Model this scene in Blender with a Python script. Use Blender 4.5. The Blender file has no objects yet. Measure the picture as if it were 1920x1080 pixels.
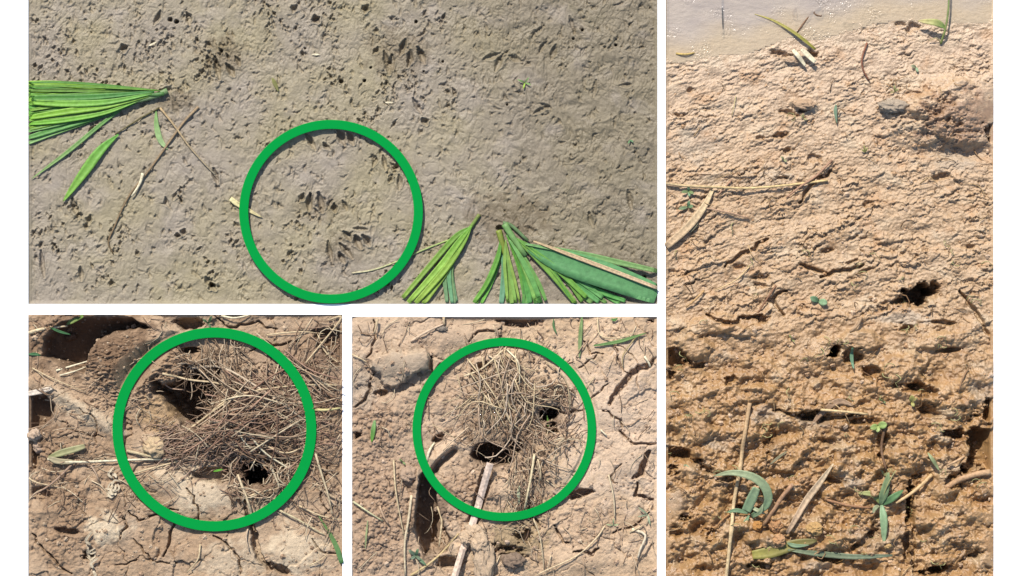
import bpy, math, random
import numpy as np
# 1 pixel of the 1920x1080 picture = 1 mm on the board.
sc = bpy.context.scene
COL = bpy.data.collections.new('Scene'); sc.collection.children.link(COL)
# ------------------------------------------------------------------ camera
cd = bpy.data.cameras.new('camera'); cam = bpy.data.objects.new('camera', cd); COL.objects.link(cam)
cam.location = (0, 0, 6.0); cam.rotation_euler = (0, 0, 0)
cd.sensor_width = 36; cd.lens = 36 * 6.0 / 1.92; cd.clip_end = 500; cd.clip_start = 0.1
sc.camera = cam
# ------------------------------------------------------------------ light
SUN_EL, SUN_ROT = 47.0, -20.0
w = bpy.data.worlds.new("World"); sc.world = w; w.use_nodes = True
nt = w.node_tree; bg = nt.nodes['Background']
sky = nt.nodes.new('ShaderNodeTexSky'); sky.sky_type = 'NISHITA'; sky.sun_disc = False
sky.sun_elevation = math.radians(SUN_EL); sky.sun_rotation = math.radians(SUN_ROT)
nt.links.new(sky.outputs[0], bg.inputs[0]); bg.inputs[1].default_value = 0.12
sl = bpy.data.lights.new('sun', 'SUN'); so = bpy.data.objects.new('sun', sl); COL.objects.link(so)
sl.energy = 4.2; sl.angle = math.radians(0.6); sl.color = (1.0, 0.955, 0.89)
so.rotation_euler = (math.radians(90 - SUN_EL), 0, math.radians(180 - SUN_ROT))
sc.view_settings.view_transform = 'Standard'; sc.view_settings.look = 'None'
sc.view_settings.exposure = 0.56; sc.view_settings.gamma = 1; sc.view_settings.use_curve_mapping = False
E = 1.55                       # picture brightness of a white sheet: colours below are divided by it

def lin(c):
    c = c / 255.0
    return c / 12.92 if c <= 0.04045 else ((c + 0.055) / 1.055) ** 2.4
def C(r, g, b): return np.array([lin(r), lin(g), lin(b)]) / E

# ------------------------------------------------------------------ noise
def _grad(seed):
    r = np.random.RandomState(seed); a = r.rand(256, 256) * 2 * np.pi
    return np.cos(a), np.sin(a)
_G = {}
def gn(x, y, seed=0):
    if seed not in _G: _G[seed] = _grad(seed)
    gx, gy = _G[seed]
    x = np.asarray(x, float); y = np.asarray(y, float)
    xi = np.floor(x).astype(int); yi = np.floor(y).astype(int); fx = x - xi; fy = y - yi
    u = fx**3 * (fx * (fx * 6 - 15) + 10); v = fy**3 * (fy * (fy * 6 - 15) + 10)
    def d(i, j):
        a = (xi + i) & 255; b = (yi + j) & 255
        return gx[a, b] * (fx - i) + gy[a, b] * (fy - j)
    return 1.5 * ((d(0,0)*(1-u) + d(1,0)*u) * (1-v) + (d(0,1)*(1-u) + d(1,1)*u) * v)
def fbm(x, y, o=4, seed=0, g=0.5):
    s = 0; a = 1; t = 0
    for k in range(o):
        s = s + a * gn(x * 2**k + 17.3*k, y * 2**k - 9.1*k, seed + k); t += a; a *= g
    return s / t
def ridged(x, y, o=4, seed=0, g=0.55):
    s = 0; a = 1; t = 0
    for k in range(o):
        s = s + a * (1 - 2*np.abs(gn(x * 2**k + 7.3*k, y * 2**k - 3.1*k, seed + k))); t += a; a *= g
    return s / t
def worley(x, y, seed=0, jit=0.9):
    r = np.random.RandomState(seed + 1000); T = r.rand(5, 256, 256)
    xi = np.floor(x).astype(int); yi = np.floor(y).astype(int)
    f1 = np.full(x.shape, 9.0); f2 = f1.copy(); R = [np.zeros(x.shape) for _ in range(5)]
    for i in (-1, 0, 1):
        for j in (-1, 0, 1):
            a = (xi + i) & 255; b = (yi + j) & 255
            dx = x - (xi + i + 0.5 + jit * (T[0, a, b] - 0.5)); dy = y - (yi + j + 0.5 + jit * (T[1, a, b] - 0.5))
            d = np.sqrt(dx*dx + dy*dy); m = d < f1
            f2 = np.where(m, f1, np.minimum(f2, d)); f1 = np.where(m, d, f1)
            for q, val in enumerate((dx, dy, T[2, a, b], T[3, a, b], T[4, a, b])): R[q] = np.where(m, val, R[q])
    return f1, f2, R
def sm(a, b, x):
    t = np.clip((x - a) / (b - a), 0, 1); return t * t * (3 - 2 * t)
def blur(h, r):
    for ax in (0, 1):
        for _ in range(2):
            p = np.pad(h, [(r+1, r) if k == ax else (0, 0) for k in (0, 1)], mode='edge'); c = np.cumsum(p, axis=ax)
            n = h.shape[ax]
            h = (np.take(c, range(2*r+1, 2*r+1+n), axis=ax) - np.take(c, range(0, n), axis=ax)) / (2*r+1)
    return h

RINGS = [(621, 397, 172, 155), (402.5, 805, 191, 172), (945.5, 805, 172, 156)]
RZ = 4.0                       # underside of the overlay circles above the board's top, mm
def ring_cap(px, py):
    cap = np.full(np.shape(px), 1e3)
    for cx, cy, ro, ri in RINGS:
        r = np.hypot(px - cx, py - cy); m = np.maximum(np.maximum(ri - r, r - ro), 0)
        cap = np.minimum(cap, RZ - 1.2 + np.where(m > 3, (m - 3) * 1.1, 0))
    return cap

class Patch:
    def __init__(s, x0, y0, x1, y1, step=1.25):
        s.x0, s.y0, s.x1, s.y1 = x0, y0, x1, y1
        s.nx = int(round((x1-x0)/step)) + 1; s.ny = int(round((y1-y0)/step)) + 1
        s.X, s.Y = np.meshgrid(np.linspace(x0, x1, s.nx), np.linspace(y0, y1, s.ny))
        s.sx = (x1-x0)/(s.nx-1); s.sy = (y1-y0)/(s.ny-1)
        s.h = np.zeros((s.ny, s.nx)); s.c = np.zeros((s.ny, s.nx, 3)); s.wet = np.zeros((s.ny, s.nx))
    def win(s, xa, ya, xb, yb):
        i0 = max(0, int((xa - s.x0)/s.sx)); i1 = min(s.nx, int((xb - s.x0)/s.sx) + 2)
        j0 = max(0, int((ya - s.y0)/s.sy)); j1 = min(s.ny, int((yb - s.y0)/s.sy) + 2)
        return (slice(j0, j1), slice(i0, i1)) if i1 > i0 and j1 > j0 else None
    def dline(s, pts, pad):
        xs = [p[0] for p in pts]; ys = [p[1] for p in pts]
        w_ = s.win(min(xs)-pad, min(ys)-pad, max(xs)+pad, max(ys)+pad)
        if w_ is None: return None, None, None
        X, Y = s.X[w_], s.Y[w_]; D = np.full(X.shape, 1e9); T = np.zeros(X.shape); n = len(pts)-1
        for k in range(n):
            ax, ay = pts[k]; bx, by = pts[k+1]; vx, vy = bx-ax, by-ay; L = vx*vx+vy*vy + 1e-9
            t = np.clip(((X-ax)*vx + (Y-ay)*vy)/L, 0, 1); d = np.hypot(X-ax-t*vx, Y-ay-t*vy)
            m = d < D; D = np.where(m, d, D); T = np.where(m, (k+t)/n, T)
        return w_, D, T
    def groove(s, pts, width, depth, rim=0.25, taper=True, nz=1.0):
        w_, D, T = s.dline(pts, width*3)
        if w_ is None: return
        k = (0.35 + 0.65*np.sin(np.pi*np.clip(T, 0.03, 0.97))) if taper else 1.0
        r = D / (width * k) * (1 + nz*(0.55*gn(s.X[w_]/(width*1.3), s.Y[w_]/(width*1.9), 57) + .3*gn(s.X[w_]/3.1, s.Y[w_]/3.7, 58)))
        s.h[w_] += -depth*k*np.exp(-(r**2)**1.5) + rim*depth*np.exp(-((r-1.6)/0.5)**2)
    def crack(s, pts, width, depth, seed=0, jag=4):
        r = random.Random(seed); P = [pts[0]]
        for a, b in zip(pts[:-1], pts[1:]):
            n = max(1, int(math.hypot(b[0]-a[0], b[1]-a[1]) / 9))
            for k in range(1, n+1):
                P.append((a[0]+(b[0]-a[0])*k/n + r.uniform(-jag, jag), a[1]+(b[1]-a[1])*k/n + r.uniform(-jag, jag)))
        w_, D, T = s.dline(P, width*3)
        if w_ is None: return
        wd = width*(0.5 + 0.5*np.sin(np.pi*np.clip(T, .05, .95)) + 0.35*gn(s.X[w_]/9, s.Y[w_]/9, seed % 50 + 60))
        s.h[w_] -= depth*(1-sm(wd*0.45, wd, D))
    def hole(s, cx, cy, rx, ry, depth, ang=0, rough=0.25, seed=0, soft=0.35, rim=0):
        R_ = max(rx, ry)*2.2; w_ = s.win(cx-R_, cy-R_, cx+R_, cy+R_)
        if w_ is None: return
        X, Y = s.X[w_]-cx, s.Y[w_]-cy; a = math.radians(ang)
        u = (X*math.cos(a)+Y*math.sin(a))/rx; v = (-X*math.sin(a)+Y*math.cos(a))/ry
        r = np.hypot(u, v) + rough*1.9*fbm(s.X[w_]/(0.42*R_), s.Y[w_]/(0.3*R_), 4, seed+70, .6)
        s.h[w_] += -depth*(1-sm(1-soft, 1, r)) + rim*np.exp(-((r-1.25)/0.22)**2)
    def poly(s, pts, pad=30):          # signed distance (inside > 0)
        w_, D, T = s.dline(list(pts)+[pts[0]], pad); X, Y = s.X[w_], s.Y[w_]
        ins = np.zeros(X.shape, bool); n = len(pts)
        for k in range(n):
            ax, ay = pts[k]; bx, by = pts[(k+1) % n]
            c = ((ay > Y) != (by > Y)) & (X < (bx-ax)*(Y-ay)/((by-ay)+1e-9)+ax); ins ^= c
        return w_, np.where(ins, D, -D)
    def tint(s, cx, cy, rx, ry, col, k=1.0, seed=0, ang=0):
        R_ = max(rx, ry)*1.9; w_ = s.win(cx-R_, cy-R_, cx+R_, cy+R_)
        if w_ is None: return
        X, Y = s.X[w_]-cx, s.Y[w_]-cy; a = math.radians(ang)
        u = (X*math.cos(a)+Y*math.sin(a))/rx; v = (-X*math.sin(a)+Y*math.cos(a))/ry
        r = np.hypot(u, v) + 0.9*fbm(s.X[w_]/22, s.Y[w_]/22, 4, seed+90)
        m = (k*(1-sm(0.55, 1.15, r)))[..., None]; s.c[w_] = s.c[w_]*(1-m) + col*m
    def finish(s, name, mat, gain=1.0):
        X, Y = s.X, s.Y
        s.h = np.minimum(s.h, ring_cap(X, Y))
        d = np.minimum(np.minimum(X-s.x0, s.x1-X), np.minimum(Y-s.y0, s.y1-Y))
        lim = 1.2 + 0.55*d
        m = np.where(s.h > 0, lim, np.where(d < 6, lim+1.2, np.minimum(lim*6, 210))); s.h = m*np.tanh(s.h/m)*np.where(s.h > 0, 1, 1.0) - .9
        k = np.maximum(s.h, blur(s.h, 2)); s.hull = np.maximum(blur(k, 4), blur(s.h, 2))
        co = np.empty((s.ny*s.nx, 3)); co[:, 0] = (X.ravel()-960)/1000; co[:, 1] = (540-Y.ravel())/1000; co[:, 2] = s.h.ravel()/1000
        idx = np.arange(s.ny*s.nx).reshape(s.ny, s.nx)
        f = np.stack([idx[1:, :-1], idx[1:, 1:], idx[:-1, 1:], idx[:-1, :-1]], -1).reshape(-1, 4)
        # skirt closing the block of soil
        loop = np.concatenate([idx[0, :-1], idx[:-1, -1], idx[-1, :0:-1], idx[:0:-1, 0]])
        sk = co[loop].copy(); sk[:, 2] = -0.22; n0 = len(co); co = np.vstack([co, sk]); m = len(loop)
        a = np.arange(m); b = (a+1) % m
        f = np.vstack([f, np.stack([loop[a], loop[b], n0+b, n0+a], -1)])
        me = bpy.data.meshes.new(name); me.vertices.add(len(co)); me.vertices.foreach_set('co', co.ravel())
        me.loops.add(f.size); me.loops.foreach_set('vertex_index', f.ravel().astype(np.int32))
        me.polygons.add(len(f)); me.polygons.foreach_set('loop_start', np.arange(0, f.size, 4, dtype=np.int32))
        me.update(calc_edges=True); me.polygons.foreach_set('use_smooth', np.ones(len(f), bool))
        ca = me.color_attributes.new('Col', 'FLOAT_COLOR', 'POINT'); cc = np.ones((len(co), 4)); cc[:n0, :3] = np.clip(s.c.reshape(-1, 3)*np.array(gain), 0.01, 0.85)
        cc[n0:, :3] = 0.2; cc[:n0, 3] = s.wet.ravel(); ca.data.foreach_set('color', cc.ravel())
        me.materials.append(mat); o = bpy.data.objects.new(name, me); COL.objects.link(o); o['kind'] = 'structure'
        return o
    def z(s, px, py):
        fx = min(max((px-s.x0)/s.sx, 0), s.nx-1.001); fy = min(max((py-s.y0)/s.sy, 0), s.ny-1.001)
        i, j = int(fx), int(fy); u, v = fx-i, fy-j; H = s.hull
        return float((H[j, i]*(1-u)+H[j, i+1]*u)*(1-v) + (H[j+1, i]*(1-u)+H[j+1, i+1]*u)*v)

# ------------------------------------------------------------------ materials
def mat_base(name, rough=0.7, spec=0.3):
    m = bpy.data.materials.new(name); m.use_nodes = True; n = m.node_tree; b = n.nodes['Principled BSDF']
    b.inputs['Roughness'].default_value = rough; b.inputs['Specular IOR Level'].default_value = spec
    return m, n, b
def soil_mat(name, rough, spec, fine=900., bump=0.5, speck=0.25, wetrough=0.25):
    m, n, b = mat_base(name, rough, spec); N = n.nodes.new; L = n.links.new
    at = N('ShaderNodeAttribute'); at.attribute_name = 'Col'
    geo = N('ShaderNodeNewGeometry')
    n1 = N('ShaderNodeTexNoise'); n1.inputs['Scale'].default_value = 160; n1.inputs['Detail'].default_value = 8; n1.inputs['Roughness'].default_value = 0.7
    n2 = N('ShaderNodeTexNoise'); n2.inputs['Scale'].default_value = fine; n2.inputs['Detail'].default_value = 5; n2.inputs['Roughness'].default_value = 0.7
    for q in (n1, n2): L(geo.outputs['Position'], q.inputs['Vector'])
    r = N('ShaderNodeMapRange'); r.inputs['From Min'].default_value = 0.3; r.inputs['From Max'].default_value = 0.7
    r.inputs['To Min'].default_value = 1-speck; r.inputs['To Max'].default_value = 1+speck
    L(n1.outputs[0], r.inputs['Value'])
    mx = N('ShaderNodeVectorMath'); mx.operation = 'SCALE'; L(at.outputs['Color'], mx.inputs[0]); L(r.outputs[0], mx.inputs['Scale'])
    L(mx.outputs[0], b.inputs['Base Color'])
    rr = N('ShaderNodeMapRange'); rr.inputs['To Min'].default_value = rough; rr.inputs['To Max'].default_value = wetrough
    L(at.outputs['Alpha'], rr.inputs['Value']); L(rr.outputs[0], b.inputs['Roughness'])
    ad = N('ShaderNodeMath'); ad.operation = 'ADD'; L(n1.outputs[0], ad.inputs[0])
    s2 = N('ShaderNodeMath'); s2.operation = 'MULTIPLY'; s2.inputs[1].default_value = 0.45; L(n2.outputs[0], s2.inputs[0]); L(s2.outputs[0], ad.inputs[1])
    bp = N('ShaderNodeBump'); bp.inputs['Strength'].default_value = bump; bp.inputs['Distance'].default_value = 0.004
    L(ad.outputs[0], bp.inputs['Height']); L(bp.outputs[0], b.inputs['Normal'])
    return m
def plant_mat(name, rough=0.5, spec=0.35, trans=0.25, var=0.3, sc_=120.):
    m, n, b = mat_base(name, rough, spec); N = n.nodes.new; L = n.links.new
    at = N('ShaderNodeAttribute'); at.attribute_name = 'Col'; geo = N('ShaderNodeNewGeometry')
    q = N('ShaderNodeTexNoise'); q.inputs['Scale'].default_value = sc_; q.inputs['Detail'].default_value = 5; L(geo.outputs['Position'], q.inputs['Vector'])
    r = N('ShaderNodeMapRange'); r.inputs['From Min'].default_value = 0.3; r.inputs['From Max'].default_value = 0.7
    r.inputs['To Min'].default_value = 1-var; r.inputs['To Max'].default_value = 1+var; L(q.outputs[0], r.inputs['Value'])
    mx = N('ShaderNodeVectorMath'); mx.operation = 'SCALE'; L(at.outputs['Color'], mx.inputs[0]); L(r.outputs[0], mx.inputs['Scale'])
    L(mx.outputs[0], b.inputs['Base Color'])
    if trans:
        t = N('ShaderNodeBsdfTranslucent'); L(mx.outputs[0], t.inputs['Color']); ms = N('ShaderNodeMixShader'); ms.inputs[0].default_value = trans
        L(b.outputs[0], ms.inputs[1]); L(t.outputs[0], ms.inputs[2]); L(ms.outputs[0], n.nodes['Material Output'].inputs['Surface'])
    bp = N('ShaderNodeBump'); bp.inputs['Strength'].default_value = 0.3; bp.inputs['Distance'].default_value = 0.002
    L(q.outputs[0], bp.inputs['Height']); L(bp.outputs[0], b.inputs['Normal'])
    return m
M_MUD = soil_mat('wet_grey_mud', 0.55, 0.3, 700, 0.42, 0.12, 0.3)
M_DRY = soil_mat('dry_cracked_soil', 0.92, 0.15, 800, 0.7, 0.22, 0.4)
M_PINK = soil_mat('dry_pink_soil', 0.9, 0.15, 800, 0.7, 0.2, 0.4)
M_WETB = soil_mat('wet_brown_mud', 0.48, 0.75, 700, 0.5, 0.24, 0.27)
M_LEAF = plant_mat('leaf', 0.5, 0.3, 0.25, 0.18)
M_STRAW = plant_mat('straw', 0.6, 0.25, 0.0, 0.3, 200)
M_CLOD = soil_mat('clod_soil', 0.85, 0.2, 800, 0.8, 0.25, 0.4)

# ------------------------------------------------------------------ collage borders, added as a solid board
def white_mat():
    m, n, b = mat_base('white_board', 0.6, 0.2); N = n.nodes.new
    q = N('ShaderNodeTexNoise'); q.inputs['Scale'].default_value = 40; r = N('ShaderNodeMapRange')
    r.inputs['To Min'].default_value = 0.84; r.inputs['To Max'].default_value = 0.88
    n.links.new(q.outputs[0], r.inputs['Value']); cb = N('ShaderNodeCombineColor')
    for k in range(3): n.links.new(r.outputs[0], cb.inputs[k])
    n.links.new(cb.outputs[0], b.inputs['Base Color']); return m
M_WHITE = white_mat()
def wpt(px, py, z): return ((px-960)/1000, (540-py)/1000, z/1000)
T, B_ = -70, 1150               # the patches run on past the picture's top and bottom
HOLES = [(53, T, 1233, 570), (53, 590, 642, B_), (660, 594, 1232, B_), (1248, T, 1863, B_)]
def build_board():
    xs = sorted({-500, 2420, 53, 642, 660, 1232, 1233, 1248, 1863}); ys = sorted({-420, 1500, T, 570, 590, 594, B_})
    V = []; F = []; idx = {}
    def v(x, y, z):
        k = (x, y, z)
        if k not in idx: idx[k] = len(V); V.append(wpt(x, y, z))
        return idx[k]
    def solid(i, j):
        if i < 0 or j < 0 or i >= len(xs)-1 or j >= len(ys)-1: return False
        cx, cy = (xs[i]+xs[i+1])/2, (ys[j]+ys[j+1])/2
        return not any(h[0] < cx < h[2] and h[1] < cy < h[3] for h in HOLES)
    for i in range(len(xs)-1):
        for j in range(len(ys)-1):
            if not solid(i, j): continue
            a, b, c, d = xs[i], ys[j], xs[i+1], ys[j+1]
            F.append((v(a, d, 0), v(c, d, 0), v(c, b, 0), v(a, b, 0))); F.append((v(a, b, -230), v(c, b, -230), v(c, d, -230), v(a, d, -230)))
            if not solid(i-1, j): F.append((v(a, b, 0), v(a, b, -230), v(a, d, -230), v(a, d, 0)))
            if not solid(i+1, j): F.append((v(c, d, 0), v(c, d, -230), v(c, b, -230), v(c, b, 0)))
            if not solid(i, j-1): F.append((v(c, b, 0), v(c, b, -230), v(a, b, -230), v(a, b, 0)))
            if not solid(i, j+1): F.append((v(a, d, 0), v(a, d, -230), v(c, d, -230), v(c, d, 0)))
    me = bpy.data.meshes.new('collage_border'); me.from_pydata(V, [], F); me.materials.append(M_WHITE)
    o = bpy.data.objects.new('collage_border', me); COL.objects.link(o)
    o['label'] = 'collage borders as a large white board framing the four rectangular patches of mud and soil'; o['category'] = 'board'
build_board()
def build_ground():
    me = bpy.data.meshes.new('ground'); n = 24; V = [((i/n-.5)*160, (j/n-.5)*160, -0.235) for j in range(n+1) for i in range(n+1)]
    me.from_pydata(V, [], [(j*(n+1)+i, j*(n+1)+i+1, (j+1)*(n+1)+i+1, (j+1)*(n+1)+i) for j in range(n) for i in range(n)])
    m, nn, b = mat_base('pale_ground', 0.9, 0.2); b.inputs['Base Color'].default_value = (.42, .38, .33, 1)
    q = nn.nodes.new('ShaderNodeTexNoise'); q.inputs['Scale'].default_value = 30; q.inputs['Detail'].default_value = 6
    r = nn.nodes.new('ShaderNodeValToRGB'); r.color_ramp.elements[0].color = (.3, .26, .2, 1); r.color_ramp.elements[1].color = (.5, .45, .38, 1)
    nn.links.new(q.outputs[0], r.inputs[0]); nn.links.new(r.outputs[0], b.inputs['Base Color'])
    me.materials.append(m); o = bpy.data.objects.new('ground', me); COL.objects.link(o); o['kind'] = 'structure'
build_ground()

# ------------------------------------------------------------------ patch 1: grey paddy mud
rs = np.random.RandomState(5); rr = random.Random(5)
P1 = Patch(*HOLES[0])
def patch1():
    p = P1; X, Y = p.X, p.Y
    right = sm(820, 1150, X + 0.35*(570-Y) - 60); wx = 14*fbm(X/60, Y/60, 3, 3); wy = 14*fbm(X/60, Y/60, 3, 4)
    p.h = -5 + 3.0*fbm(X/140, Y/140, 3, 11) + 2.7*fbm((X+wx)/26, (Y+wy)/36, 5, 12, .55) + 1.5*(.4+sm(-.3, .4, fbm(X/90, Y/70, 3, 19)))*ridged((X+1.6*wx)/16, (Y+1.6*wy)/27, 3, 16)
    p.h += right*(5.0*fbm((X+2*wx)/42, (Y+wy)/48, 4, 14) - 0.8*np.abs(fbm((X+wx)/30, (Y+wy)/40, 3, 15))*3)
    # thin wormy wrinkles
    q = np.abs(gn((X+0.6*wx)/9, (Y+0.6*wy)/13, 21)); act = sm(-0.25, 0.35, fbm(X/75, Y/60, 3, 22) + 0.25*sm(200, 60, Y) )
    p.h -= (0.9 + 0.5*right)*act*np.exp(-(q/0.12)**2)
    q = np.abs(gn((X+wx)/15, (Y+wy)/19, 23)); p.h -= 1.3*sm(-.1, .4, fbm(X/60, Y/60, 2, 24))*np.exp(-(q/0.10)**2)
    # small pits and squiggles
    for k in range(2300):
        x = rs.uniform(55, 1230); y = rs.uniform(T, 568)
        if y > 250 and rs.rand() < 0.3: continue
        a = rs.normal(1.57, 0.5); L = rs.uniform(4, 19); cv = rs.uniform(-0.8, 0.8)
        pts = [(x, y), (x+L*.5*math.cos(a), y+L*.5*math.sin(a)), (x+L*math.cos(a+cv), y+L*math.sin(a+cv))]
        p.groove(pts, rs.uniform(1.7, 4.0), rs.uniform(1.5, 4.4)*(0.9 if x > 850 else 1), 0.15)
    for k in range(110):
        x = rs.uniform(55, 1230); y = rs.uniform(T, 568); r = rs.uniform(1.2, 3.0)
        p.hole(x, y, r, r*rs.uniform(.9, 1.9), rs.uniform(2, 6), rs.uniform(-30, 30), 0.5, k % 9, 0.9)
    for k in range(80):           # curled casts
        x = rs.uniform(55, 820); y = rs.uniform(T, 350); r = rs.uniform(3, 9); a0 = rs.uniform(0, 6); st_ = rs.uniform(.4, .75)
        p.groove([(x+r*math.cos(a0+t*st_)*rs.uniform(.8, 1.2), y+r*1.3*math.sin(a0+t*st_)) for t in range(6)], 2.2, rs.uniform(1.5, 3.4), 0.3)
    # broken-up mud: ragged dark dents in drifts
    dr = sm(-.05, .5, fbm(X/55, Y/45, 4, 26) + .22*sm(260, 60, Y)*sm(900, 700, X) - .08)
    for ax, ay, sd, dp in ((6, 10, 27, 5.5), (4, 6.5, 28, 3.5), (11, 15, 29, 4)):
        q = fbm((X+.5*wx)/ax, (Y+.5*wy)/(ay*1.5), 3, sd, .6); p.h -= .8*dp*dr*sm(.15, .6, q)*(1-.2*right)
    for k in range(48):           # ragged clusters
        x = rs.uniform(60, 860); y = rs.uniform(T, 240) if rs.rand() < .8 else rs.uniform(240, 560)
        for q in range(9):
            xx = x+rs.normal(0, 11); yy = y+rs.normal(0, 13); a = rs.normal(1.5, .5); L = rs.uniform(6, 16)
            p.groove([(xx, yy), (xx+L*math.cos(a), yy+L*math.sin(a))], rs.uniform(2, 3.5), rs.uniform(3, 6), 0.35)
    toes = [(402,106,411,148,5),(424,120,438,142,5),(441,106,449,122,4),(386,78,389,88,4),(388,104,389,116,4),
        (720,96,729,138,5),(735,102,736,130,4.5),(760,74,750,102,5),(769,94,765,124,5),(783,88,796,118,5),(708,88,700,100,4),(705,52,708,62,4),
        (942,102,929,132,5),(938,100,908,110,4.5),(955,104,977,114,4.5),(1042,84,1034,110,4.5),(1026,78,1012,96,4),(1020,48,998,68,3.5),(1068,30,1078,60,3.5),(985,122,994,116,4),
        (569,363,561,377,4.5),(582,364,579,394,5.5),(597,362,604,397,6),(626,382,629,397,5),(642,376,651,394,3.5),(614,392,622,374,3),
        (615,452,623,492,4),(637,457,660,484,4.5),(636,474,646,492,5),(666,442,677,465,6),(680,442,692,460,6),(644,434,657,450,4.5),(662,428,690,430,3),
        (634,244,645,270,6.5),(652,248,662,270,6),(573,250,591,280,4.5),(606,268,618,280,4),(703,292,699,311,4),(718,292,723,318,4),(732,306,744,318,3.5),(748,328,748,356,4),(736,332,729,342,3.5),
        (134,372,146,406,5),(169,404,166,420,4.5),(163,418,160,430,3.5),(150,400,146,412,4),(345,430,343,440,5),(332,438,331,446,4.5),(310,370,316,388,3.5),
        (386,520,394,536,5),(395,532,402,542,6),(400,316,408,344,4.5),(1162,160,1185,158,3.5),(1118,150,1112,182,3.5),(774,184,790,212,4),(792,222,800,234,5),(1178,356,1184,392,4.5),(1105,398,1112,424,4),(1012,194,1034,204,3.5),(1000,214,1030,198,3.5),
        (228,84,232,96,6),(300,20,288,46,4),(222,158,226,166,5),(206,536,208,526,4.5),(76,470,82,520,4),(150,500,152,526,4),(690,10,684,22,5.5),(556,10,549,22,5),(590,30,596,40,7),(350,24,354,44,5)]
    for a, b, c, d, r in toes:
        mx_, my = (a+c)/2+rr.uniform(-2, 2), (b+d)/2; p.groove([(a, b), (mx_, my), (c, d)], r*1.1, r*(2.15 if a < 900 else 1.5), 0.22, True, .5)
    for x, y, r in ((396,534,6),(571,90,2.4),(695,126,2.6),(683,151,3.6),(639,152,5),(830,115,2.6),(794,133,2),(780,40,3.4),(1092,56,3),(951,196,2.4),(1208,520,5),(318,36,5),(330,40,5),(1155,84,3),(1075,72,3)):
        p.hole(x, y, r, r, 16, 0, 0.15, 3, 0.5)
    p.groove([(318, 175), (330, 200), (331, 218)], 6, 5, 0.2); p.groove([(300, 168), (330, 166)], 4, 5)
    p.groove([(900, 404), (925, 416), (945, 418)], 4, 3, 0.1); p.groove([(985, 425), (1010, 440)], 5, 4, 0.3)
    p.hole(938, 428, 9, 7, 12, 0, .2, 4, .5)
    c1, c2, c3 = C(180, 168, 152), C(182, 170, 140), C(160, 150, 136)
    a = sm(-0.5, 0.5, fbm(X/150, Y/120, 4, 31) + 0.0)[..., None]; r_ = (right*0.75)[..., None]
    p.c[:] = (c1*a + c2*(1-a))*(1-r_) + C(150, 138, 116)*r_
    b = sm(0.05, 0.55, fbm(X/70, Y/55, 4, 33))[..., None]*0.35; p.c[:] = p.c*(1-b) + C(196, 184, 176)*b
    b = sm(0.1, 0.55, fbm(X/40, Y/60, 4, 37))[..., None]*0.3; p.c[:] = p.c*(1-b) + C(150, 140, 112)*b
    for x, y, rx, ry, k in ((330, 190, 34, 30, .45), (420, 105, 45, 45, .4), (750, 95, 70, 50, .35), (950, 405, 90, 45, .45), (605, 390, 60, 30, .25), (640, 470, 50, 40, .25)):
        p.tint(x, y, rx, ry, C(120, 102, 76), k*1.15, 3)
    p.wet[:] = sm(-.2, .5, fbm(X/60, Y/60, 3, 35))*0.9
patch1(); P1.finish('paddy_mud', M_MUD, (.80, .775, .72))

# ------------------------------------------------------------------ shared dry soil field
def crumbs(X, Y, size, seed):
    wx = X + 0.35*size*gn(X/size, Y/size, seed); wy = Y + 0.35*size*gn(X/size+9, Y/size, seed+1)
    f1, f2, R = worley(wx/size, wy/size, seed); return (1-np.minimum(f1, 1)**2)*(0.4+0.8*R[2]) 
def clods(X, Y, size, seed, gap=0.09, warp=0.5):
    wx = X + warp*size*fbm(X/size/1.1, Y/size/1.1, 4, seed+3); wy = Y + warp*size*fbm(X/size/1.1+5, Y/size/1.1, 4, seed+4)
    f1, f2, R = worley(wx/size, wy/size, seed); e = f2-f1
    return sm(0, gap, e), R[2]-0.5, R[0]*(R[3]-.5)+R[1]*(R[4]-.5), e
P2 = Patch(*HOLES[1]); P3 = Patch(*HOLES[2])
def dry_base(p, seed, crumb_mask):
    X, Y = p.X, p.Y
    e, r, t, _ = clods(X, Y, 74, seed, 0.05, 0.7); e2, r2, t2, _ = clods(X, Y, 27, seed+20, 0.10, 0.8)
    m2 = sm(-0.1, 0.35, fbm(X/80, Y/80, 3, seed+9))
    h = -5 + 6*fbm(X/120, Y/120, 3, seed+5) - 5*(1-e)*sm(-.4, .25, fbm(X/60, Y/60, 3, seed+31)) + 7*r*e + 5*t - m2*(2.2*(1-e2))*sm(-.3, .3, fbm(X/40, Y/40, 3, seed+33)) + m2*(3*r2 + 3*t2)
    h += 3.8*fbm(X/24, Y/24, 5, seed+6, 0.62) + 1.0*ridged(X/8, Y/8, 3, seed+7) + 3.2*sm(0, .5, fbm(X/46, Y/46, 3, seed+14))*crumbs(X, Y, 17, seed+15)
    c = crumb_mask*(9*crumbs(X, Y, 11, seed+8) + 5*crumbs(X, Y, 6, seed+10) + 6*fbm(X/34, Y/34, 4, seed+12)) 
    return h*(1-0.55*crumb_mask) + c - 3*crumb_mask
def straw_blob(X, Y, cx, cy, rx, ry): return np.exp(-(((X-cx)/rx)**2 + ((Y-cy)/ry)**2)**1.4)
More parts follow.
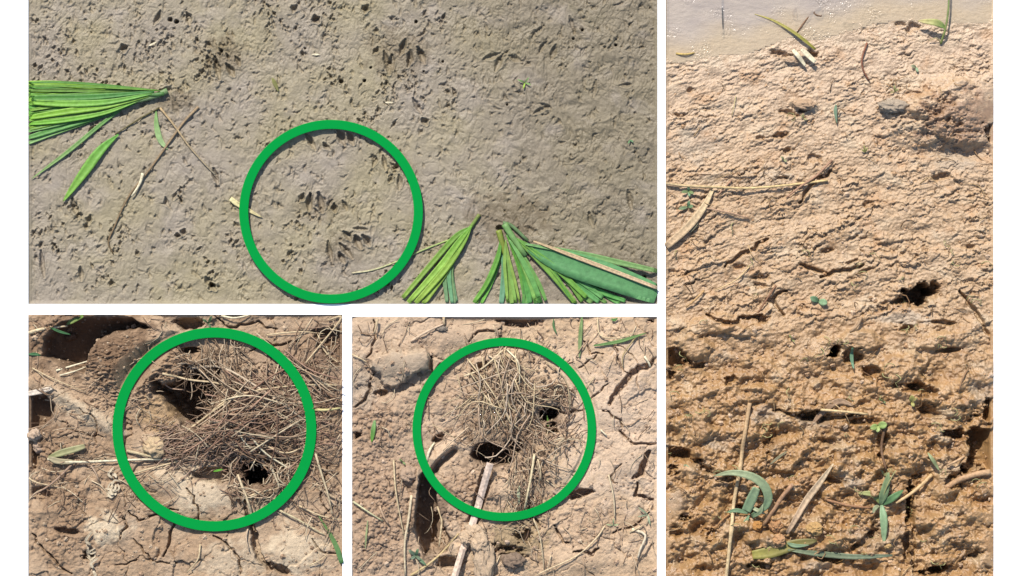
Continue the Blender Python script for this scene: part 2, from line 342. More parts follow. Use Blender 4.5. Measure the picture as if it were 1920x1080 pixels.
def patch2():
    p = P2; X, Y = p.X, p.Y
    cm = np.clip(straw_blob(X, Y, 245, 680, 80, 62) + 0.9*straw_blob(X, Y, 120, 900, 120, 75)*sm(-.3, .3, fbm(X/50, Y/50, 3, 77)) + straw_blob(X, Y, 80, 840, 60, 40)
                 + straw_blob(X, Y, 600, 780, 60, 120)*.7 + straw_blob(X, Y, 110, 620, 60, 60) + .7*straw_blob(X, Y, 130, 1010, 90, 60), 0, 1)
    smooth = straw_blob(X, Y, 165, 790, 60, 40)+straw_blob(X, Y, 380, 960, 130, 60)*.5
    p.h = dry_base(p, 200, cm)*(1-.4*np.clip(smooth, 0, 1))
    # mound with finger-pressed bumps
    p.h += 24*straw_blob(X, Y, 235, 665, 75, 55) + 14*straw_blob(X, Y, 470, 770, 120, 80)
    p.h += 15*straw_blob(X, Y, 245, 690, 85, 75)*np.abs(fbm((X+6*gn(X/20, Y/20, 3))/17, Y/8, 3, 205))*2
    for x, y, rx, ry, a in ((200, 990, 42, 28, 8), (380, 925, 60, 36, 8), (300, 900, 34, 24, 9), (560, 1030, 50, 40, 8), (420, 1030, 60, 34, 5), (290, 830, 36, 26, 8), (90, 960, 34, 16, 6)):
        b = straw_blob(X, Y, x, y, rx, ry); p.h = p.h*(1-.55*b) + a*b
    # bund ridge at the lower left, its face dropping towards the middle
    w_, D, T_ = p.dline([(60, 716), (110, 738), (150, 760), (220, 812)], 60); p.h[w_] += 13*np.exp(-(D/13)**2)
    w_, D, T_ = p.dline([(235, 588), (262, 598), (292, 608), (345, 634)], 40); p.h[w_] += 16*np.exp(-(D/9)**2)
    # deep shaded cuts
    w_, S = p.poly([(76, 668), (84, 630), (108, 606), (150, 596), (246, 593), (282, 616), (240, 620), (205, 628), (182, 640), (170, 655), (158, 700), (130, 690)])
    k = sm(-2, 9, S + 3*gn(X[w_]/14, Y[w_]/14, 8)); p.h[w_] = p.h[w_]*(1-k) + k*(-74 - 26*sm(80, 170, X[w_]) + 3*fbm(X[w_]/30, Y[w_]/30, 3, 9))
    w_, S = p.poly([(50, 742), (86, 738), (104, 760), (96, 790), (70, 806), (50, 812)]); k = sm(-1, 10, S + 3*gn(X[w_]/12, Y[w_]/12, 8)); p.h[w_] = p.h[w_]*(1-k) - 45*k
    w_, S = p.poly([(578, 616), (650, 610), (650, 690), (622, 684), (596, 650)]); k = sm(-1, 12, S + 5*gn(X[w_]/12, Y[w_]/12, 8)); p.h[w_] = p.h[w_]*(1-k) - 40*k
    w_, S = p.poly([(283, 700), (300, 716), (328, 716), (345, 684), (408, 682), (420, 725), (400, 762), (374, 806), (343, 806), (322, 775), (300, 748), (280, 735)])
    k = sm(-2, 16, S + 5*gn(X[w_]/14, Y[w_]/14, 8)); p.h[w_] = p.h[w_]*(1-k) - 125*k
    p.hole(480, 889, 31, 24, 190, -8, .36, 2, .3); p.hole(482, 872, 62, 34, 34, 0, .45, 3, .9); p.hole(400, 892, 52, 17, 34, 0, .3, 5, .5)
    p.hole(355, 657, 22, 7, 40, 0, .15, 4, .4); p.hole(352, 604, 34, 16, 50, 0, .3, 4, .4); p.hole(470, 640, 24, 6, 16, 15, .3, 6, .5)
    p.hole(128, 757+240, 26, 9, 22, 12, .4, 6, .5); p.hole(165, 1042, 16, 10, 22, 0, .4, 7, .5); p.hole(62, 850, 14, 30, 34, 0, .3, 8, .5)
    p.hole(75, 925, 26, 14, 20, 0, .3, 9, .5); p.hole(525, 1068, 34, 9, 26, 28, .4, 10, .5)
    cr = [([(225, 962), (236, 985), (222, 1008)], 3, 14), ([(240, 958), (262, 975), (290, 968), (330, 955)], 2.4, 12), ([(325, 975), (320, 1005), (305, 1040)], 3.4, 16),
          ([(470, 985), (476, 1020), (490, 1048), (505, 1068)], 9, 26), ([(455, 930), (466, 965), (478, 995)], 4, 14), ([(150, 765), (185, 790), (178, 830)], 2, 8), ([(115, 790), (150, 812), (190, 818)], 2, 8),
          ([(350, 915), (372, 950), (368, 975)], 2.6, 10), ([(560, 640), (520, 650), (500, 642), (470, 655)], 3, 12), ([(400, 1005), (440, 1030), (452, 1078)], 3, 12), ([(60, 1000), (90, 1040), (130, 1075)], 3, 12),
          ([(620, 870), (600, 930), (612, 960)], 2.4, 10), ([(585, 1010), (605, 1035), (640, 1040)], 2.4, 9), ([(250, 1010), (280, 1050), (330, 1060)], 2.4, 9), ([(215, 1060), (260, 1050)], 2, 8), ([(400, 590), (430, 612), (480, 606), (520, 620)], 3, 12)]
    for q, (pts, wd, dp) in enumerate(cr): p.crack(pts, wd, dp, 20+q)
    base, brown, pale = C(200, 172, 142), C(164, 134, 106), C(226, 204, 172)
    a = sm(-.35, .35, fbm(X/90, Y/90, 4, 41))[..., None]; p.c[:] = base*a + C(180, 150, 120)*(1-a)
    b = np.clip(cm*.9, 0, .9)[..., None]; p.c[:] = p.c*(1-b) + brown*b
    for x, y, rx, ry, k in ((200, 990, 44, 30, .9), (380, 925, 60, 40, .7), (560, 1030, 60, 50, .7), (330, 890, 50, 30, .6), (150, 770, 90, 18, .6), (450, 1050, 90, 40, .5), (290, 838, 26, 22, .7)): p.tint(x, y, rx, ry, pale, k, x % 7, 28 if y == 770 else 0)
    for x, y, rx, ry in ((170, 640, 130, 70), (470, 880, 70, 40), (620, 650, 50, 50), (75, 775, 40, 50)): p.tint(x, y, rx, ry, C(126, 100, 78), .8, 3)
    p.tint(368, 745, 52, 66, C(84, 66, 52), .9, 3); p.tint(300, 775, 50, 36, C(186, 152, 108), .6, 2); p.tint(560, 700, 110, 60, C(160, 134, 112), .6, 5)  # first tint deepens the left hollow: shade painted into its soil colour
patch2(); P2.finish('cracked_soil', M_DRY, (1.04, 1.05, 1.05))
def patch3():
    p = P3; X, Y = p.X, p.Y
    cm = np.clip(straw_blob(X, Y, 700, 960, 90, 140) + straw_blob(X, Y, 880, 930, 60, 60) + .8*straw_blob(X, Y, 700, 790, 60, 50) + .55*straw_blob(X, Y, 1090, 990, 70, 60)+.5*straw_blob(X, Y, 850, 740, 50, 50), 0, 1)
    p.h = dry_base(p, 300, cm)
    p.h += 16*straw_blob(X, Y, 945, 740, 70, 80) + 10*straw_blob(X, Y, 1150, 720, 90, 120)
    lump = sm(-.2, .3, fbm(X/90, Y/90, 3, 351)); p.h += lump*(5*crumbs(X, Y, 30, 352) + 6*ridged(X/44, Y/44, 4, 353, .6)) - 4*lump
    p.h += 6*ridged((X+.4*Y)/30, (Y-.4*X)/60, 4, 355, .6)*straw_blob(X, Y, 980, 1000, 130, 80)
    for x, y, rx, ry, a in ((745, 668, 60, 34, 20), (1090, 700, 70, 60, 5), (1050, 870, 60, 40, 8), (1120, 900, 60, 50, 4), (1180, 860, 40, 34, 9), (1150, 770, 40, 30, 7), (960, 910, 50, 30, 8), (700, 615, 60, 28, 8), (860, 630, 70, 24, 5), (1080, 1050, 50, 24, 8), (1030, 830, 36, 30, 8)):
        b = straw_blob(X, Y, x, y, rx, ry); p.h = p.h*(1-.6*b) + a*b
    w_, S = p.poly([(692, 690), (700, 668), (730, 656), (770, 660), (800, 652), (810, 672), (802, 692), (778, 700), (760, 716), (742, 730), (715, 722), (712, 700)])
    k = sm(-1, 5, S + 4*gn(X[w_]/9, Y[w_]/9, 8)); p.h[w_] += 15*k - 9*(1-k)*np.exp(-(S/12)**2)
    w_, S = p.poly([(784, 892), (794, 880), (812, 884), (818, 920), (824, 960), (832, 990), (846, 1010), (838, 1036), (812, 1040), (796, 1044), (782, 1016), (776, 985), (781, 935)])
    k = sm(-1, 6, S + 2*gn(X[w_]/12, Y[w_]/12, 8)); p.h[w_] = p.h[w_]*(1-k) - (62+18*sm(900, 1010, Y[w_]))*k
    w_, D, T_ = p.dline([(845, 838), (815, 862), (786, 886), (780, 930), (774, 985)], 30); p.h[w_] += 15*np.exp(-(D/6.5)**2)
    w_, D, T_ = p.dline([(850, 846), (824, 868), (812, 884)], 20); p.h[w_] -= 22*np.exp(-(D/7)**2)
    p.hole(1030, 775, 22, 17, 90, -25, .25, 2, .4); p.hole(1035, 803, 13, 13, 45, 0, .3, 3, .5); p.hole(925, 852, 44, 24, 110, 10, .3, 3, .4); p.hole(962, 838, 20, 16, 60, 0, .3, 3, .5)
    p.hole(955, 1030, 34, 15, 26, 8, .7, 4, .9); p.hole(985, 1008, 22, 16, 26, 8, .6, 5, .8); p.hole(1090, 925, 26, 10, 34, -10, .4, 5, .5); p.hole(822, 822, 14, 9, 28, -40, .3, 6, .5); p.hole(905, 690, 24, 13, 26, -30, .3, 7, .5)
    p.hole(968, 600, 50, 13, 40, 5, .4, 8, .5); p.hole(715, 738, 16, 8, 24, 0, .3, 9, .5); p.hole(660, 818, 30, 8, 30, -8, .3, 9, .5); p.hole(1232, 600, 22, 10, 26, 0, .4, 2, .5); p.hole(845, 1055, 26, 16, 30, 0, .4, 2, .5)
    p.hole(820, 1000, 16, 38, 26, 0, .3, 11, .5); p.hole(885, 1005, 10, 26, 16, 0, .3, 11, .5)
    cr = [([(1240, 672), (1205, 690), (1180, 702), (1168, 722), (1150, 735), (1140, 755)], 8, 20), ([(1218, 845), (1210, 870), (1200, 890), (1185, 893)], 8, 26), ([(1130, 770), (1160, 790), (1168, 820), (1190, 835), (1235, 828)], 3, 12),
          ([(808, 668), (808, 698)], 4, 16), ([(1195, 905), (1190, 930), (1232, 935)], 4, 18), ([(700, 700), (690, 740), (665, 765)], 4, 14), ([(700, 600), (704, 640), (690, 668)], 3, 12), ([(880, 640), (900, 622), (935, 620)], 3, 12),
          ([(1095, 640), (1110, 665), (1128, 660)], 2, 9), ([(1085, 690), (1120, 665)], 2, 9), ([(1085, 770), (1050, 775), (1105, 765)], 3, 12), ([(1150, 640), (1165, 690), (1180, 700)], 2, 9), ([(1075, 1035), (1110, 1038), (1125, 1025)], 4, 14), ([(1040, 985), (1050, 1010), (1070, 1020)], 3, 14),
          ([(1000, 930), (990, 960), (1010, 985)], 3, 10), ([(1140, 720), (1110, 745), (1100, 765)], 2.4, 9), ([(1150, 1000), (1190, 985), (1215, 965)], 3, 12), ([(1165, 870), (1140, 895), (1160, 910)], 2, 8)]
    for q, (pts, wd, dp) in enumerate(cr): p.crack(pts, wd, dp, 50+q)
    a = sm(-.35, .35, fbm(X/80, Y/80, 4, 51))[..., None]; p.c[:] = C(220, 190, 158)*a + C(200, 170, 138)*(1-a)
    b = (sm(1000, 820, X+0.2*(Y-600))*.5)[..., None]; p.c[:] = p.c*(1-b) + C(196, 170, 146)*b
    b = np.clip(cm*.8, 0, .8)[..., None]; p.c[:] = p.c*(1-b) + C(172, 142, 116)*b
    p.tint(755, 685, 58, 42, C(188, 168, 144), .6, 3, -15); p.tint(680, 720, 34, 50, C(172, 156, 138), .6, 4)
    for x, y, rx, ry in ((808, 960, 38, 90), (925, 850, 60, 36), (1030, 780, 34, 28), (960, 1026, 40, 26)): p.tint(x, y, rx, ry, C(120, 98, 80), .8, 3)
    p.tint(950, 760, 90, 110, C(176, 150, 124), .5, 6); p.tint(970, 1000, 60, 60, C(168, 146, 110), .6, 5); p.tint(1160, 800, 110, 160, C(228, 200, 174), .5, 5)
patch3(); w_, D, T_ = P3.dline([(914, 885), (900, 935), (884, 992)], 20); P3.h[w_] = np.where(D < 13, np.minimum(P3.h[w_], -9+np.maximum(D-8, 0)*2.5), P3.h[w_])
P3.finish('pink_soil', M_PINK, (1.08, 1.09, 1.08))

# ------------------------------------------------------------------ patch 4: wet bank running up to the water
P4 = Patch(*HOLES[3])
def shore(x): return np.interp(x, [1248, 1300, 1350, 1400, 1440, 1480, 1530, 1570, 1640, 1700, 1760, 1863], [100, 96, 84, 82, 66, 52, 58, 46, 24, 20, 26, 26])
def patch4():
    p = P4; X, Y = p.X, p.Y
    k = 0.00085; S = 0.38 + k*np.maximum(Y, -70); V = np.log(S)/k; U = (X-1555)/S
    a = math.radians(-14); u = U*math.cos(a)+V*math.sin(a); v = -U*math.sin(a)+V*math.cos(a)
    wx = 26*fbm(u/34, v/26, 5, 61, .6); wy = 19*fbm(u/34, v/24, 5, 62, .6); low = sm(520, 820, Y)
    def plate(cw, ch, seed, tilt):
        f1, f2, R = worley((u+wx)/cw, (v+wy)/ch, seed, 1.0)
        return (R[2]-.5)*0.9 + tilt*R[1] + (R[3]-.5)*1.1*R[0] - 0.55*f1*f1
    h = np.maximum(np.maximum(plate(26, 12, 1, 1.0), plate(38, 16, 2, .9)-.1), plate(17, 10, 3, .8)-.1)
    hb = np.maximum(plate(52, 34, 4, .7), plate(40, 44, 5, .5)-.1)
    act = 0.12 + 1.15*sm(-.35, .35, fbm(X/75, Y/50, 4, 63))
    big = fbm(X/46, Y/40, 4, 72, .6); lw = low; h = (.65*h+.35*blur(h, 1))*(1-lw) + blur(h, 3)*lw; hb = blur(hb, 3)
    p.h = -6 + S*(11.5*h*act*(1-.88*low) + low*(6*hb + 8*fbm(u/22, v/20, 4, 68, .5)) + (2.6-.9*low)*fbm(u/9, v/7, 4, 64, .55) + (11+6*low)*fbm(u/95, v/60, 3, 65) + (2.4+.4*low)*ridged(u/14, v/12, 3, 66)) + low*(30*big + 9*ridged(X/52, Y/44, 3, 73, .5) + 9*crumbs(X, Y, 34, 78)*sm(-.3, .2, fbm(X/70, Y/70, 3, 79)))
    p.h += 5*low*crumbs(X, Y, 15, 67)*sm(-.1, .4, fbm(X/60, Y/60, 3, 69))
    # big ledge at the right, with its face in shade
    w_, S_ = p.poly([(1690, 205), (1730, 175), (1800, 140), (1830, 150), (1815, 175), (1870, 190), (1870, 226), (1820, 222), (1790, 236), (1760, 215), (1720, 232)]); kk = sm(-2, 12, S_ + 6*gn(X[w_]/16, Y[w_]/12, 8)); p.h[w_] += 14*kk
    for x, y, rx, ry, ht, ang in ((1793, 160, 30, 10, 13, -25), (1672, 200, 26, 11, 11, 5), (1508, 196, 30, 12, 9, 10), (1480, 105, 30, 9, 6, 0), (1610, 640, 46, 26, 16, 0), (1690, 690, 60, 34, 18, -10), (1330, 610, 60, 22, 14, -12), (1300, 650, 40, 26, 16, 0), (1420, 690, 40, 26, 10, 0), (1380, 620, 40, 12, 12, 10), (1760, 640, 60, 20, 12, -6), (1780, 740, 60, 30, 14, 0), (1590, 860, 60, 40, 12, 0), (1300, 800, 40, 40, 14, 0), (1800, 980, 60, 50, 10, 0), (1560, 1010, 60, 30, 8, -10), (1480, 840, 40, 26, 10, 0), (1700, 850, 40, 40, 12, 0), (1290, 900, 34, 34, 12, 0), (1420, 740, 50, 22, 10, 0)):
        aa = math.radians(ang); uu = ((X-x)*math.cos(aa)+(Y-y)*math.sin(aa))/rx; vv = (-(X-x)*math.sin(aa)+(Y-y)*math.cos(aa))/ry
        r_ = np.hypot(uu, vv) + .3*fbm(X/20, Y/20, 3, 71); p.h += ht*(1-sm(.55, 1.05, r_))
    H = [(1722, 553, 31, 20, 150, -12, .3), (1716, 556, 52, 24, 24, -10, .4), (1752, 540, 12, 14, 60, 30, .3), (1690, 566, 20, 8, 30, -5, .3), (1568, 659, 17, 9, 120, -40, .3), (1600, 668, 26, 20, 34, 20, .3), (1640, 700, 34, 16, 40, 30, .3), (1722, 726, 46, 16, 46, 15, .4), (1745, 770, 40, 14, 40, 20, .3),
         (1430, 598, 18, 9, 34, 10, .4), (1268, 672, 30, 26, 60, 0, .4), (1258, 700, 12, 12, 40, 0, .4), (1310, 686, 22, 9, 30, -10, .4), (1370, 712, 18, 10, 28, -20, .4), (1508, 778, 40, 13, 44, 6, .4), (1445, 830, 14, 30, 34, 10, .4), (1275, 850, 40, 15, 52, 20, .4), (1325, 878, 24, 11, 40, 10, .4), (1262, 880, 14, 14, 36, 0, .3),
         (1366, 898, 34, 9, 26, 0, .3), (1400, 960, 26, 12, 44, 0, .4), (1440, 930, 10, 20, 40, 0, .3), (1285, 970, 12, 10, 36, 0, .4), (1560, 900, 24, 7, 26, 10, .4), (1640, 1000, 14, 26, 30, 0, .4), (1706, 950, 9, 34, 54, 4, .4), (1700, 1020, 10, 40, 40, 0, .4), (1760, 1066, 44, 11, 50, -12, .4), (1830, 1040, 20, 9, 34, -20, .4), (1555, 1046, 40, 12, 40, 0, .3),
         (1625, 1010, 50, 10, 34, -35, .3), (1838, 840, 44, 52, 95, 10, .4), (1790, 812, 40, 12, 44, 10, .4), (1855, 770, 14, 24, 50, 0, .3), (1620, 790, 40, 8, 34, 0, .4), (1660, 830, 14, 30, 24, -20, .4), (1785, 905, 20, 14, 34, 30, .4), (1560, 830, 40, 8, 18, 10, .4), (1270, 1000, 16, 8, 20, 0, .4), (1330, 1005, 20, 14, 24, 0, .4), (1425, 1060, 30, 9, 30, 0, .4), (1720, 895, 14, 9, 24, 0, .4),
         (1465, 102, 24, 9, 24, 8, .3), (1523, 101, 16, 7, 24, 25, .4), (1592, 50, 12, 7, 16, 0, .4), (1712, 52, 22, 9, 20, -10, .4), (1690, 44, 12, 7, 16, 0, .4), (1858, 244, 16, 20, 40, 0, .4), (1486, 213, 26, 6, 18, 14, .4), (1508, 206, 12, 7, 16, 0, .4), (1466, 252, 20, 7, 20, -20, .4), (1425, 258, 14, 5, 12, -10, .4), (1272, 215, 14, 5, 14, 10, .3), (1295, 168, 10, 6, 14, 0, .3),
         (1478, 282, 16, 8, 20, 0, .4), (1525, 295, 20, 9, 16, 10, .4), (1470, 333, 22, 4, 12, -8, .3), (1628, 382, 14, 8, 14, 0, .3), (1760, 332, 30, 9, 20, -10, .4), (1550, 180+290, 20, 5, 18, -12, .4), (1430, 520, 24, 6, 16, -10, .4), (1530, 505, 34, 5, 22, 20, .4), (1600, 490, 16, 5, 14, -20, .4), (1820, 462, 14, 5, 14, 0, .4), (1630, 505, 26, 5, 16, -20, .4), (1425, 535, 14, 8, 16, 0, .4), (1260, 510, 20, 6, 12, 0, .4), (1770, 605, 34, 6, 22, 8, .4), (1700, 615, 22, 9, 26, 0, .4), (1790, 655, 44, 6, 22, -6, .4), (1385, 500, 16, 6, 14, 0, .4)]
    for q, (x, y, rx, ry, dp, an, ro) in enumerate(H): p.hole(x, y, rx*(1 if dp > 40 else .9), ry, dp*(1 if dp > 40 else .72), an, ro+.16, q % 9, .7 if dp < 100 else .35)
    for q, pts in enumerate([[(1325, 590), (1360, 604), (1400, 596), (1425, 592)], [(1470, 590), (1440, 560), (1480, 545)], [(1360, 500), (1380, 480), (1410, 470), (1440, 448)], [(1500, 380), (1530, 340), (1560, 320)], [(1705, 900), (1706, 960), (1716, 1010), (1712, 1075)], [(1540, 520), (1575, 505), (1620, 500)], [(1450, 770), (1540, 790), (1610, 775)], [(1800, 545), (1840, 600), (1862, 640)], [(1660, 800), (1652, 850), (1660, 880)]]): p.crack(pts, 5, 16, 80+q)
    b = straw_blob(X, Y, 1785, 215, 95, 62); p.h += b*(24 + 40*fbm(X/38, Y/27, 5, 76, .6) + 12*ridged(X/40, Y/20, 4, 77, .6))
    # the bottom of the water
    sh = shore(X) + 7*fbm(X/24, Y/24, 3, 74); wk = sm(14, -14, Y - sh + 14*fbm(X/9, Y/7, 3, 87)); p.h = p.h*(1-wk) + (-11+2*fbm(X/40, Y/30, 3, 75))*wk
    wk2 = sm(60, 0, Y-sh)*.35*(1-wk); p.h = p.h*(1-wk2) - 3*wk2
    up, mid, lo = C(214, 184, 156), C(202, 168, 132), C(188, 147, 100)
    t1 = sm(60, 420, Y + 60*fbm(X/90, Y/90, 3, 81))[..., None]; t2 = sm(480, 780, Y + 90*fbm(X/90, Y/90, 3, 82))[..., None]
    p.c[:] = (up*(1-t1)+mid*t1)*(1-t2) + lo*t2
    b = (sm(.05, .5, fbm(X/60, Y/45, 4, 83))*.5)[..., None]; p.c[:] = p.c*(1-b) + C(218, 196, 168)*b
    b = (sm(.1, .5, fbm(X/45, Y/40, 4, 84))*.5)[..., None]; p.c[:] = p.c*(1-b) + C(192, 142, 92)*b
    b = (sm(.2, .5, fbm(X/26, Y/24, 4, 85))*.5*(1-.3*low))[..., None]; p.c[:] = p.c*(1-b) + C(172, 140, 110)*b
    g = C(188, 172, 154)
    for x, y, rx, ry, k_ in ((1672, 198, 28, 16, .85), (1430, 775, 30, 18, .6), (1525, 790, 30, 14, .6), (1700, 596, 60, 14, .6), (1268, 940, 20, 26, .35), (1800, 240, 60, 20, .5), (1790, 300, 60, 20, .4), (1595, 905, 24, 10, .7), (1650, 1010, 60, 30, .35), (1840, 730, 30, 20, .6), (1440, 335, 60, 20, .35), (1300, 270, 60, 40, .4), (1530, 1060, 30, 12, .5), (1350, 830, 30, 14, .5)): p.tint(x, y, rx, ry, g, k_, x % 9)
    p.h -= 15*straw_blob(X, Y, 1790, 284, 90, 15)
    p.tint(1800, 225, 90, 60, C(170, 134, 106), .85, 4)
    b = (sm(40, -6, Y-sh)*.8)[..., None]; p.c[:] = p.c*(1-b) + C(222, 196, 164)*b
    p.wet[:] = np.clip(sm(70, 0, Y-sh)*.9+sm(-.3, .4, fbm(X/50, Y/50, 3, 86))*(.35+.5*low), 0, 1)
patch4(); b = (sm(-.1, .45, fbm(P4.X/38, P4.Y/34, 4, 93))*.45*sm(480, 760, P4.Y))[..., None]; P4.c[:] = P4.c*(1-b) + C(150, 110, 72)*b
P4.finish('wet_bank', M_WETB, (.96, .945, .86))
def build_water():
    xs = np.linspace(1250, 1861, 120); ys = np.linspace(T+2, 125, 50); V = []
    SL = []
    for y in ys:
        for x in xs: V.append(wpt(x, y, -4.2)); SL.append(float(sm(-52, 0, y-shore(x)+14*float(gn(x/60, y/30, 5)))))
    n = len(xs); F = [(j*n+i, (j+1)*n+i, (j+1)*n+i+1, j*n+i+1) for j in range(len(ys)-1) for i in range(n-1)
        if ys[j] < shore(xs[i]) + 16 ]
    me = bpy.data.meshes.new('water'); me.from_pydata(V, [], F)
    ca = me.color_attributes.new('Silt', 'FLOAT_COLOR', 'POINT'); ca.data.foreach_set('color', np.repeat(np.array(SL)[:, None], 4, 1).ravel())
    m, nn, b = mat_base('muddy_water', 0.12, 0.5); N = nn.nodes.new; L = nn.links.new
    b.inputs['IOR'].default_value = 1.33
    g = N('ShaderNodeNewGeometry'); q = N('ShaderNodeTexNoise'); q.inputs['Scale'].default_value = 14; q.inputs['Detail'].default_value = 4
    mp = N('ShaderNodeMapping'); mp.inputs['Scale'].default_value = (1, 2.2, 1); L(g.outputs['Position'], mp.inputs[0]); L(mp.outputs[0], q.inputs['Vector'])
    r = N('ShaderNodeValToRGB'); r.color_ramp.elements[0].color = (*C(204, 192, 184), 1); r.color_ramp.elements[1].color = (*C(222, 208, 194), 1)
    r.color_ramp.elements[0].position = .35; r.color_ramp.elements[1].position = .65; L(q.outputs[0], r.inputs[0]); at = N('ShaderNodeAttribute'); at.attribute_name = 'Silt'; mc = N('ShaderNodeMix'); mc.data_type = 'RGBA'; L(at.outputs['Fac'], mc.inputs[0]); L(r.outputs[0], mc.inputs[6]); mc.inputs[7].default_value = (*C(228, 206, 174), 1); L(mc.outputs[2], b.inputs['Base Color'])
    q2 = N('ShaderNodeTexNoise'); q2.inputs['Scale'].default_value = 60; q2.inputs['Detail'].default_value = 3; L(mp.outputs[0], q2.inputs['Vector'])
    bp = N('ShaderNodeBump'); bp.inputs['Strength'].default_value = .3; bp.inputs['Distance'].default_value = .006; L(q2.outputs[0], bp.inputs['Height']); L(bp.outputs[0], b.inputs['Normal'])
    q3 = N('ShaderNodeTexNoise'); q3.inputs['Scale'].default_value = 210; q3.inputs['Detail'].default_value = 2; L(g.outputs['Position'], q3.inputs['Vector'])
    q4 = N('ShaderNodeTexNoise'); q4.inputs['Scale'].default_value = 16; L(g.outputs['Position'], q4.inputs['Vector'])
    r4 = N('ShaderNodeMapRange'); r4.inputs['From Min'].default_value = .5; r4.inputs['From Max'].default_value = .68; L(q4.outputs[0], r4.inputs['Value'])
    bp2 = N('ShaderNodeBump'); bp2.inputs['Distance'].default_value = .006; L(r4.outputs[0], bp2.inputs['Strength']); L(q3.outputs[0], bp2.inputs['Height']); L(bp.outputs[0], bp2.inputs['Normal']); L(bp2.outputs[0], b.inputs['Normal'])
    # muddy, lets a little of the bottom through
    tr = N('ShaderNodeBsdfTransparent'); ms = N('ShaderNodeMixShader'); ms.inputs[0].default_value = .4
    L(b.outputs[0], ms.inputs[1]); L(tr.outputs[0], ms.inputs[2]); L(ms.outputs[0], nn.nodes['Material Output'].inputs['Surface'])
    me.materials.append(m); o = bpy.data.objects.new('water', me); COL.objects.link(o); o['kind'] = 'structure'
build_water()

# ------------------------------------------------------------------ swept shapes
class MB:
    def __init__(s): s.V = []; s.F = []; s.Cc = []
    def sweep(s, pts, prof, col, col2=None):
        """pts: list of (x,y,z) mm in picture axes; prof(k,t)-> list of (side, up) mm offsets"""
        P = [np.array([p[0]-960, 540-p[1], p[2]], float) for p in pts]; n = len(P); base = len(s.V); m = None
        for k in range(n):
            a = P[max(k-1, 0)]; b = P[min(k+1, n-1)]; d = b-a; d /= (np.linalg.norm(d)+1e-9)
            side = np.cross(d, (0, 0, 1.0)); L = np.linalg.norm(side); side = side/L if L > 1e-4 else np.array([1., 0, 0])
            up = np.cross(side, d); q = prof(k, k/(n-1)); m = len(q); t = k/(n-1)
            c = np.array(col) if col2 is None else np.array(col)*(1-t)+np.array(col2)*t
            for (u, v_) in q: s.V.append(tuple((P[k]+side*u+up*v_)/1000)); s.Cc.append((*c, 0.0))
        for k in range(n-1):
            for i in range(m):
                j = (i+1) % m; s.F.append((base+k*m+i, base+k*m+j, base+(k+1)*m+j, base+(k+1)*m+i))
        s.F.append(tuple(base+i for i in range(m))[::-1]); s.F.append(tuple(base+(n-1)*m+i for i in range(m)))
    def tube(s, pts, r0, r1, col, col2=None, sides=5, flat=1.0, knots=()):
        cs = [(math.cos(2*math.pi*i/sides), math.sin(2*math.pi*i/sides)) for i in range(sides)]
        def pr(k, t):
            r = r0*(1-t)+r1*t
            for kn in knots: r += 0.4*r0*math.exp(-((t-kn)/.018)**2)
            return [(c*r, q*r*flat) for c, q in cs]
        s.sweep(pts, pr, col, col2)
    def blade(s, pts, w, col, col2=None, fold=.25, th=.5, w0=.35, w1=.02, peak=.4, twist=0):
        def pr(k, t):
            W = w/2*((w0+(1-w0)*math.sin(math.pi/2*min(t/peak, 1))) if t < peak else (w1+(1-w1)*math.cos(math.pi/2*((t-peak)/(1-peak)))**.7))
            f = fold*W; a = twist*t; ca, sa = math.cos(a), math.sin(a)
            L = [(-W, f), (-W*.5, f*.35), (0, 0), (W*.5, f*.35), (W, f), (W, f-th), (W*.5, f*.35-th), (0, -th), (-W*.5, f*.35-th), (-W, f-th)]
            return [(x*ca-z*sa, x*sa+z*ca) for x, z in L]
        s.sweep(pts, pr, col, col2)
    def build(s, name, mat, parent=None, smooth=True):
        me = bpy.data.meshes.new(name); me.from_pydata(s.V, [], s.F)
        ca = me.color_attributes.new('Col', 'FLOAT_COLOR', 'POINT'); ca.data.foreach_set('color', np.array(s.Cc, float).ravel())
        if smooth: me.polygons.foreach_set('use_smooth', [True]*len(me.polygons))
        me.materials.append(mat); me.update(); o = bpy.data.objects.new(name, me); COL.objects.link(o)
        if parent: o.parent = parent; o.matrix_parent_inverse = parent.matrix_world.inverted()
        return o
def tag(o, label, cat, group=None):
    o['label'] = label; o['category'] = cat
    if group: o['group'] = group
    return o
def empty(name, label, cat, px, py, z=0, group=None):
    o = bpy.data.objects.new(name, None); COL.objects.link(o); o.location = wpt(px, py, z); o.empty_display_size = .01
    bpy.context.view_layer.update(); return tag(o, label, cat, group)
def cr_spline(pts, n):
    P = [np.array(p, float) for p in pts]
    if len(P) == 2: return [P[0]+(P[1]-P[0])*t for t in np.linspace(0, 1, n)]
    Q = [2*P[0]-P[1]]+P+[2*P[-1]-P[-2]]; out = []
    for t in np.linspace(0, len(P)-1, n):
        k = min(int(t), len(P)-2); u = t-k; a, b, c, d = Q[k:k+4]
        out.append(.5*(2*b+(c-a)*u+(2*a-5*b+4*c-d)*u*u+(3*b-a-3*c+d)*u**3))
    return out
